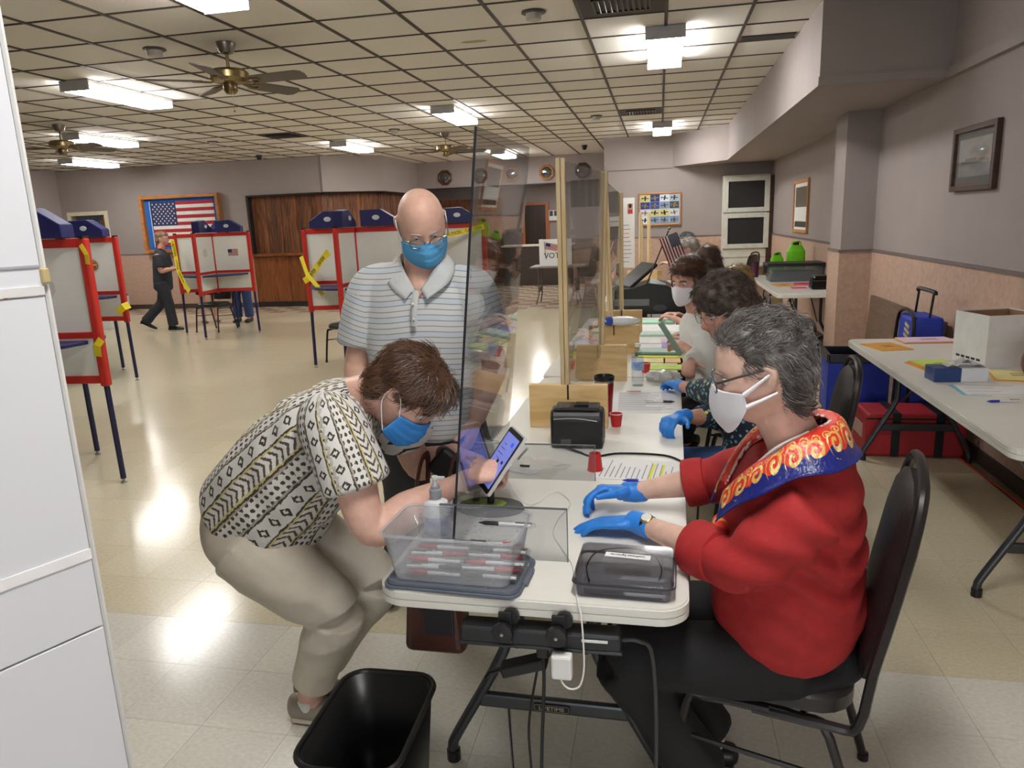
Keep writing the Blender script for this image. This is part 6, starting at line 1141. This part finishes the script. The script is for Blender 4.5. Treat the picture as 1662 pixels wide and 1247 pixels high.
hair(H, p, hw, [((.066, -.03, .0), (.012, .03, .022)), ((-.066, -.03, .0), (.012, .03, .022)), ((0, -.07, -.01), (.04, .012, .02))], 7, 500, (.006, .014), None, .3, .001, 60, .0007, keep=lambda q: q[:, 1] < .02)
# ---------- other people, a parametric sitter ----------
def sitter(label, c, f, hfwd, skin_rgb, top_mat, hair_mat, hballs, wrists=None, curls=None, hz=1.24, msk=None, gls=None, leg_mat=None, gl=False, vox=.012, nh=1800, k=1, topdisp=None, sleeve=.9, seatz=.48, lean=.06, hdx=0, attr=None, flow=None, hl=(.03, .06), fine=True):
    """seated at c, facing f (xy)"""
    f = V((*f, 0)).normalized(); sd = V((f.y, -f.x, 0)); c = V((*c, 0)); p = person(label, c); sk = skin('s_%d_%d' % (skin_rgb[0], skin_rgb[1]), skin_rgb); P_ = lambda a, s_, z: c+f*a+sd*s_+V((0, 0, z))
    H = Frm(P_(lean+.05+hdx, 0, hz), hfwd, (0, 0, 1), 1.04*k); B = Blob(); head_blob(B, H, n=56 if fine else 32); B.limb([P_(lean-.01, 0, hz-.26), P_(lean+.0, 0, hz-.17), P_(lean+.035+hdx, 0, hz-.07)], [.07, .056, .055]); B.limb([P_(0, 0, seatz+.05), P_(.01, 0, hz-.5), P_(lean*.7, 0, hz-.32), P_(lean-.01, 0, hz-.24)], [(.13, .1), (.13, .1), (.13, .09), (.08, .06)], up=f)
    T = Blob(); T.limb([P_(-.01, 0, seatz+.02), P_(0, 0, seatz+.14), P_(.015, 0, hz-.52), P_(lean*.7, 0, hz-.34), P_(lean, 0, hz-.25), P_(lean+.0, 0, hz-.205)], [(.19, .15), (.195, .16), (.185, .145), (.18, .125), (.13, .095), (.075, .07)], up=f, n=24)
    for i, s_ in enumerate((-1, 1)):
        sh = P_(lean*.8, s_*.17, hz-.29); w_ = V(wrists[i]) if wrists else P_(.36, s_*.12, .79); mid = sh.lerp(w_, .5); L_ = (w_-sh).length; drop = math.sqrt(max(.0025, .27**2-(L_/2)**2)) if L_ < .54 else .03; e_ = mid+(V((0, 0, -1))+sd*s_*.5-f*.3).normalized()*drop
        arm(B, sh, e_, w_, (.05, .044, .038, .025)); T.limb([sh+V((0, 0, .0))-sd*s_*.02, sh.lerp(e_, .5), e_ if sleeve > .5 else sh.lerp(e_, sleeve*2)], [.076, .07, .064], cap=.3)
        if sleeve > .5: T.limb([e_, e_.lerp(w_, .5*(sleeve-.5)*2), e_.lerp(w_, (sleeve-.5)*2)], [.064, .054, .046], cap=.25)
        dirn = (w_-e_).normalized(); dirn.z *= .3; cu = (curls or ((25, 30, 20), (25, 30, 20)))[i]
        G = Blob() if gl else B; hand(G, w_, dirn, (0, 0, -1), sd*-s_, curl=cu, k=.98)
        if gl: G.limb([w_-dirn*.035, w_, w_+dirn*.02], [.031, .03, .03]); G.build('glove', glove, p, .006, 4)
    lm = leg_mat or blk; J = Blob(); J.limb([P_(-.04, 0, seatz+.04), P_(.05, 0, seatz+.02)], [(.18, .11), (.18, .1)], up=(0, 0, 1))
    for s_ in (-1, 1):
        hp, kk, aa = P_(.02, s_*.1, seatz+.02), P_(.42, s_*.12, .48), P_(.36, s_*.12, .09); B.limb([hp, kk, kk.lerp(aa, .4), aa], [.08, .055, .05, .035]); J.limb([hp, hp.lerp(kk, .5), kk, kk.lerp(aa, .4), kk.lerp(aa, .93)], [.1, .088, .07, .065, .062]); shoe(p, aa-f*.06+V((0, 0, -.088)), aa+f*.19+V((0, 0, -.088)), .042, .075, M('shoe_black', (20, 20, 22)))
    B.build('body', sk, p, vox*.75, 4); T.build('top', top_mat, p, vox, 5, topdisp or (lambda Q: .004*fbm(Q, 19, 61)), attr); J.build('trousers', lm, p, vox*1.3, 5); hair(H, p, hair_mat, hballs, 11, nh, hl, flow, .3, .005, 60, .0014); eyes(H, p); brows(H, p, hair_mat)
    if msk: mask(H, p, msk, loopw, False)
    if gls: glasses(H, p, gls)
    return p, H
m, nt, N, L, vec = attrmat('blouse_teal_print', .7); vo = N.new('ShaderNodeTexVoronoi'); vo.inputs['Scale'].default_value = 48; L.new(vec, vo.inputs[0]); vo2 = N.new('ShaderNodeTexVoronoi'); vo2.inputs['Scale'].default_value = 22; L.new(vec, vo2.inputs[0])
c = mixc(N, L, mth(N, L, 'LESS_THAN', vo.outputs['Distance'], .34), (30, 40, 60), (120, 178, 190)); c = mixc(N, L, mth(N, L, 'LESS_THAN', vo2.outputs['Distance'], .22), c, (190, 204, 90)); L.new(c, N['Principled BSDF'].inputs['Base Color'])
hcur = M('hair_darkbrown', (98, 82, 72), .5, rgb2=(58, 47, 41), scale=30); jeans = clothmat('jeans_blue', (70, 100, 160), .1, 60, .2)
curl_b = [((0, -.015, .055), (.10, .11, .095)), ((0, -.06, .0), (.10, .075, .10)), ((.07, -.02, .01), (.04, .06, .07)), ((-.07, -.02, .01), (.04, .06, .07)), ((0, .04, .095), (.075, .06, .04)), ((0, -.05, -.05), (.075, .06, .05))]
sitter('seated woman with dark curly hair, glasses, printed blouse and blue gloves', (.425, 3.12), (-1, .03), (-.80, -.50, -.32), (204, 150, 130), m, hcur, curl_b, [(.10, 3.50, .80), (.095, 2.93, .80)], ((18, 25, 20), (50, 55, 35)), 1.205, None, M('frame_light', (150, 140, 140), .3, .4), jeans, True, .010, 3600, 1.06, None, .78, lean=.09, hdx=.02, attr=lambda P: P, flow=lambda q: np.array([math.sin(q[2]*170+q[0]*90), math.cos(q[1]*150+q[2]*60)-.2, -.4]), hl=(.02, .045))
wsh = clothmat('shirt_white', (216, 216, 212), .03, 40, .25); hbob = M('hair_auburn', (104, 70, 52), .4, rgb2=(64, 42, 34), scale=26)
bob = [((0, -.02, .05), (.088, .10, .085)), ((0, -.055, -.01), (.085, .065, .10)), ((.072, -.005, -.03), (.026, .055, .085)), ((-.072, -.005, -.03), (.026, .055, .085)), ((0, .05, .082), (.062, .045, .032))]
sitter('seated woman in a white shirt and white mask holding a green paper', (.31, 4.28), (-1, -.1), (-.60, -.75, -.25), (210, 164, 146), wsh, hbob, bob, [(.16, 4.12, .87), (.17, 3.98, .82)], ((40, 45, 30), (55, 60, 40)), 1.235, pinkw, None, None, False, .011, 1800, 1, None, .95, lean=.10)
o = sheetp('paper_sheet', 'pale green ballot paper held up by the masked woman', (.085, 3.98), .012, .012, 0, PM['green'], .84); bpy.data.objects.remove(o.children[0]); o.location = (.10, 3.98, .88); b = MB(); b.bar((0.02, 0, -.02), (-.09, .03, .15), .10, .0012); b.build('sheet', M('paper_sage', (150, 178, 164), .7), o)
hgr = M('hair_silver', (150, 142, 132), .45, rgb2=(96, 90, 84), scale=26); short = [((0, -.02, .045), (.082, .098, .085)), ((0, -.055, 0), (.078, .062, .085)), ((0, .035, .08), (.06, .055, .035))]
sitter('grey-haired woman in white resting her chin on her hand past the scanner', (.42, 7.4), (-1, -.05), (-.85, .1, -.15), (214, 166, 146), wsh, hgr, short, [(.13, 7.3, 1.12), (.1, 7.75, .80)], None, 1.255, None, M('frame_light', (150, 140, 140)), None, False, .016, 500, 1, None, .4, lean=.1, fine=False)
sitter('silver-haired person farthest along the row of tables', (.42, 8.6), (-1, 0), (-.9, -.05, -.2), (210, 164, 146), clothmat('top_grey', (150, 152, 158)), M('hair_ash', (120, 120, 122), .45, rgb2=(70, 70, 74), scale=26), short, None, None, 1.27, None, None, None, False, .018, 400, 1, None, .9, lean=.08, fine=False)
hlong = [((0, -.02, .05), (.09, .10, .085)), ((0, -.06, -.03), (.088, .06, .13)), ((.07, -.02, -.07), (.03, .05, .09)), ((-.07, -.02, -.07), (.03, .05, .09))]
sitter('woman with long brown hair turned away beyond the masked woman', (.50, 6.05), (-1, .1), (-.75, .62, -.25), (208, 160, 142), clothmat('top_black', (36, 34, 40)), M('hair_chestnut', (92, 66, 54), .42, rgb2=(56, 42, 38), scale=24), hlong, None, None, 1.22, None, None, None, False, .015, 800, 1, None, .55, lean=.08, fine=False)
sitter('blonde person half hidden behind the curly-haired woman', (.56, 4.95), (-1, .1), (-.8, .55, -.2), (210, 164, 146), clothmat('top_navy', (40, 44, 70)), M('hair_blond', (176, 140, 88), .42, rgb2=(120, 92, 58), scale=24), bob, None, None, 1.13, None, None, None, False, .015, 700, 1, None, .9, lean=.02, fine=False)
# ---------- walking person in dark scrubs ----------
p = person('person in dark scrubs and sneakers walking toward the far booth', (-8.2, 11.0, 0)); sk = skin('scrub', (206, 156, 134)); scr_ = clothmat('scrubs_dark', (44, 46, 54), .06, 30, .2)
fd = V((.95, .3, 0)).normalized(); sd = V((fd.y, -fd.x, 0)); P_ = lambda a, s_, z: V((-8.16, 11.0, 0))+fd*a+sd*s_+V((0, 0, z)); H = Frm(P_(.06, 0, 1.53), (.97, .25, -.12), (0, 0, 1), 1.0); B = Blob(); head_blob(B, H, n=36); B.limb([P_(0, 0, 1.33), P_(.02, 0, 1.40), P_(.04, 0, 1.46)], [.065, .055, .055])
B.limb([P_(-.02, 0, .85), P_(-.01, 0, 1.1), P_(0, 0, 1.34)], [(.13, .1), (.13, .1), (.1, .07)], up=fd)
T = Blob(); T.limb([P_(-.03, 0, .74), P_(-.02, 0, .9), P_(-.01, 0, 1.1), P_(0, 0, 1.25), P_(0, 0, 1.33), P_(.01, 0, 1.37)], [(.20, .15), (.19, .145), (.185, .135), (.175, .12), (.12, .09), (.07, .06)], up=fd)
for s_ in (-1, 1):
    sh, e_, w_ = P_(0, s_*.18, 1.27), P_(.04, s_*.22, 1.02), P_(.24, s_*.13, 1.05); arm(B, sh, e_, w_, (.048, .042, .036, .025)); hand(B, w_, fd, (0, 0, -1), sd*-s_, k=.95); T.limb([sh, sh.lerp(e_, .75)], [.08, .078], cap=.3)
J = Blob(); J.limb([P_(-.02, 0, .9), P_(-.03, 0, .76)], [(.18, .13), (.18, .13)], up=fd)
for s_, kk, aa, tilt in ((1, P_(.05, .1, .46), P_(.08, .1, .1), 0), (-1, P_(-.13, -.1, .47), P_(-.43, -.1, .17), .14)):
    hp = P_(-.02, s_*.1, .82); B.limb([hp, kk, aa], [.08, .055, .038]); J.limb([hp, hp.lerp(kk, .5), kk, kk.lerp(aa, .5), aa], [.112, .1, .082, .08, .085], cap=.2); h_ = aa-fd*.07+V((0, 0, -.095+tilt*.3)); shoe(p, h_, aa+fd*.17+V((0, 0, -.095-tilt*.55)), .045, .08, M('shoe_black', (20, 20, 22)), white)
B.build('body', sk, p, .010, 4); T.build('scrub_top', scr_, p, .012, 5, lambda Q: .004*fbm(Q, 18, 71)); J.build('scrub_trousers', scr_, p, .013, 5, lambda Q: .005*fbm(Q, 18, 72)); hair(H, p, M('hair_dkblond', (150, 122, 92), .5, rgb2=(96, 74, 56), scale=26), short, 13, 700, (.02, .04), None, .3, .004, 60, .0015); eyes(H, p)
MB().tube([P_(.03+.06*math.cos(a), .075*math.sin(a), 1.385+.01*math.cos(a)) for a in np.linspace(0, 2*PI, 16, endpoint=False)], .008, 6, closed=True).build('red_lanyard', M('lanyard', (220, 90, 80), .6), p, world=True); glasses(H, p, black, lens=False)
# ---------- voters behind the booth with the flag print: legs show below the panels ----------
def voter(label, c, f, skin_rgb, low, bare, shoem, topm, hairm):
    p = person(label, (*c, 0)); f = V((*f, 0)).normalized(); sd = V((f.y, -f.x, 0)); c = V((*c, 0)); P_ = lambda a, s_, z: c+f*a+sd*s_+V((0, 0, z)); sk = skin('v%d' % skin_rgb[0], skin_rgb); H = Frm(P_(.16, 0, 1.42), (f.x, f.y, -.7), (f.x*.5, f.y*.5, .8), 1); B = Blob(); head_blob(B, H, n=32); B.limb([P_(0, 0, .85), P_(.02, 0, 1.05), P_(.07, 0, 1.25), P_(.11, 0, 1.34)], [(.13, .1), (.13, .1), (.12, .08), (.05, .05)], up=f)
    T = Blob(); T.limb([P_(-.01, 0, .78), P_(.02, 0, 1.0), P_(.06, 0, 1.2), P_(.09, 0, 1.28)], [(.18, .13), (.18, .13), (.17, .11), (.08, .06)], up=f); J = Blob()
    for s_ in (-1, 1):
        arm(B, P_(.07, s_*.17, 1.2), P_(.12, s_*.2, .98), P_(.30, s_*.12, .99)); hand(B, P_(.30, s_*.12, .99), f, (0, 0, -1), sd*-s_, k=.9); T.limb([P_(.07, s_*.16, 1.2), P_(.1, s_*.19, 1.05)], [.07, .065]); hp, kk, aa = P_(0, s_*.09, .8), P_(.01, s_*.1, .45), P_(0, s_*.11, .08); B.limb([hp, kk, kk.lerp(aa, .3), aa], [.085, .055, .054, .034]); B.limb([aa, aa+f*.1+V((0, 0, -.045))], [.035, .03])
        if not bare: J.limb([hp, kk, kk.lerp(aa, .95)], [.105, .082, .08], cap=.2)
        shoe(p, aa-f*.06+V((0, 0, -.075)), aa+f*.18+V((0, 0, -.075)), .044, .03 if bare else .075, shoem)
    if bare: J.limb([P_(0, 0, .85), P_(0, 0, .6), P_(0, 0, .52)], [(.18, .14), (.2, .16), (.2, .16)], up=f, cap=.2)
    else: J.limb([P_(0, 0, .92), P_(0, 0, .78)], [(.17, .13), (.17, .13)], up=f)
    B.build('body', sk, p, .012, 4); T.build('top', topm, p, .014, 4); J.build('skirt' if bare else 'jeans', low, p, .014, 4); hair(H, p, hairm, short, 17, 200, (.02, .04)); eyes(H, p)
voter('voter with bare legs and sandals behind the booth with the flag print', (-8.1, 12.05), (.9, -.8), (214, 166, 146), blk, True, M('sandal', (130, 90, 66), .6), clothmat('top_black', (36, 34, 40)), hcur)
voter('voter in blue jeans behind the right side of the flag-print booth', (-7.38, 12.0), (.1, -1), (204, 150, 130), clothmat('jeans_dark', (44, 62, 104), .1, 60, .2), False, M('shoe_black', (20, 20, 22)), clothmat('top_navy', (40, 44, 70)), hcur)
for o in PENDING:
    try: COL.objects.link(o)
    except ReferenceError: pass
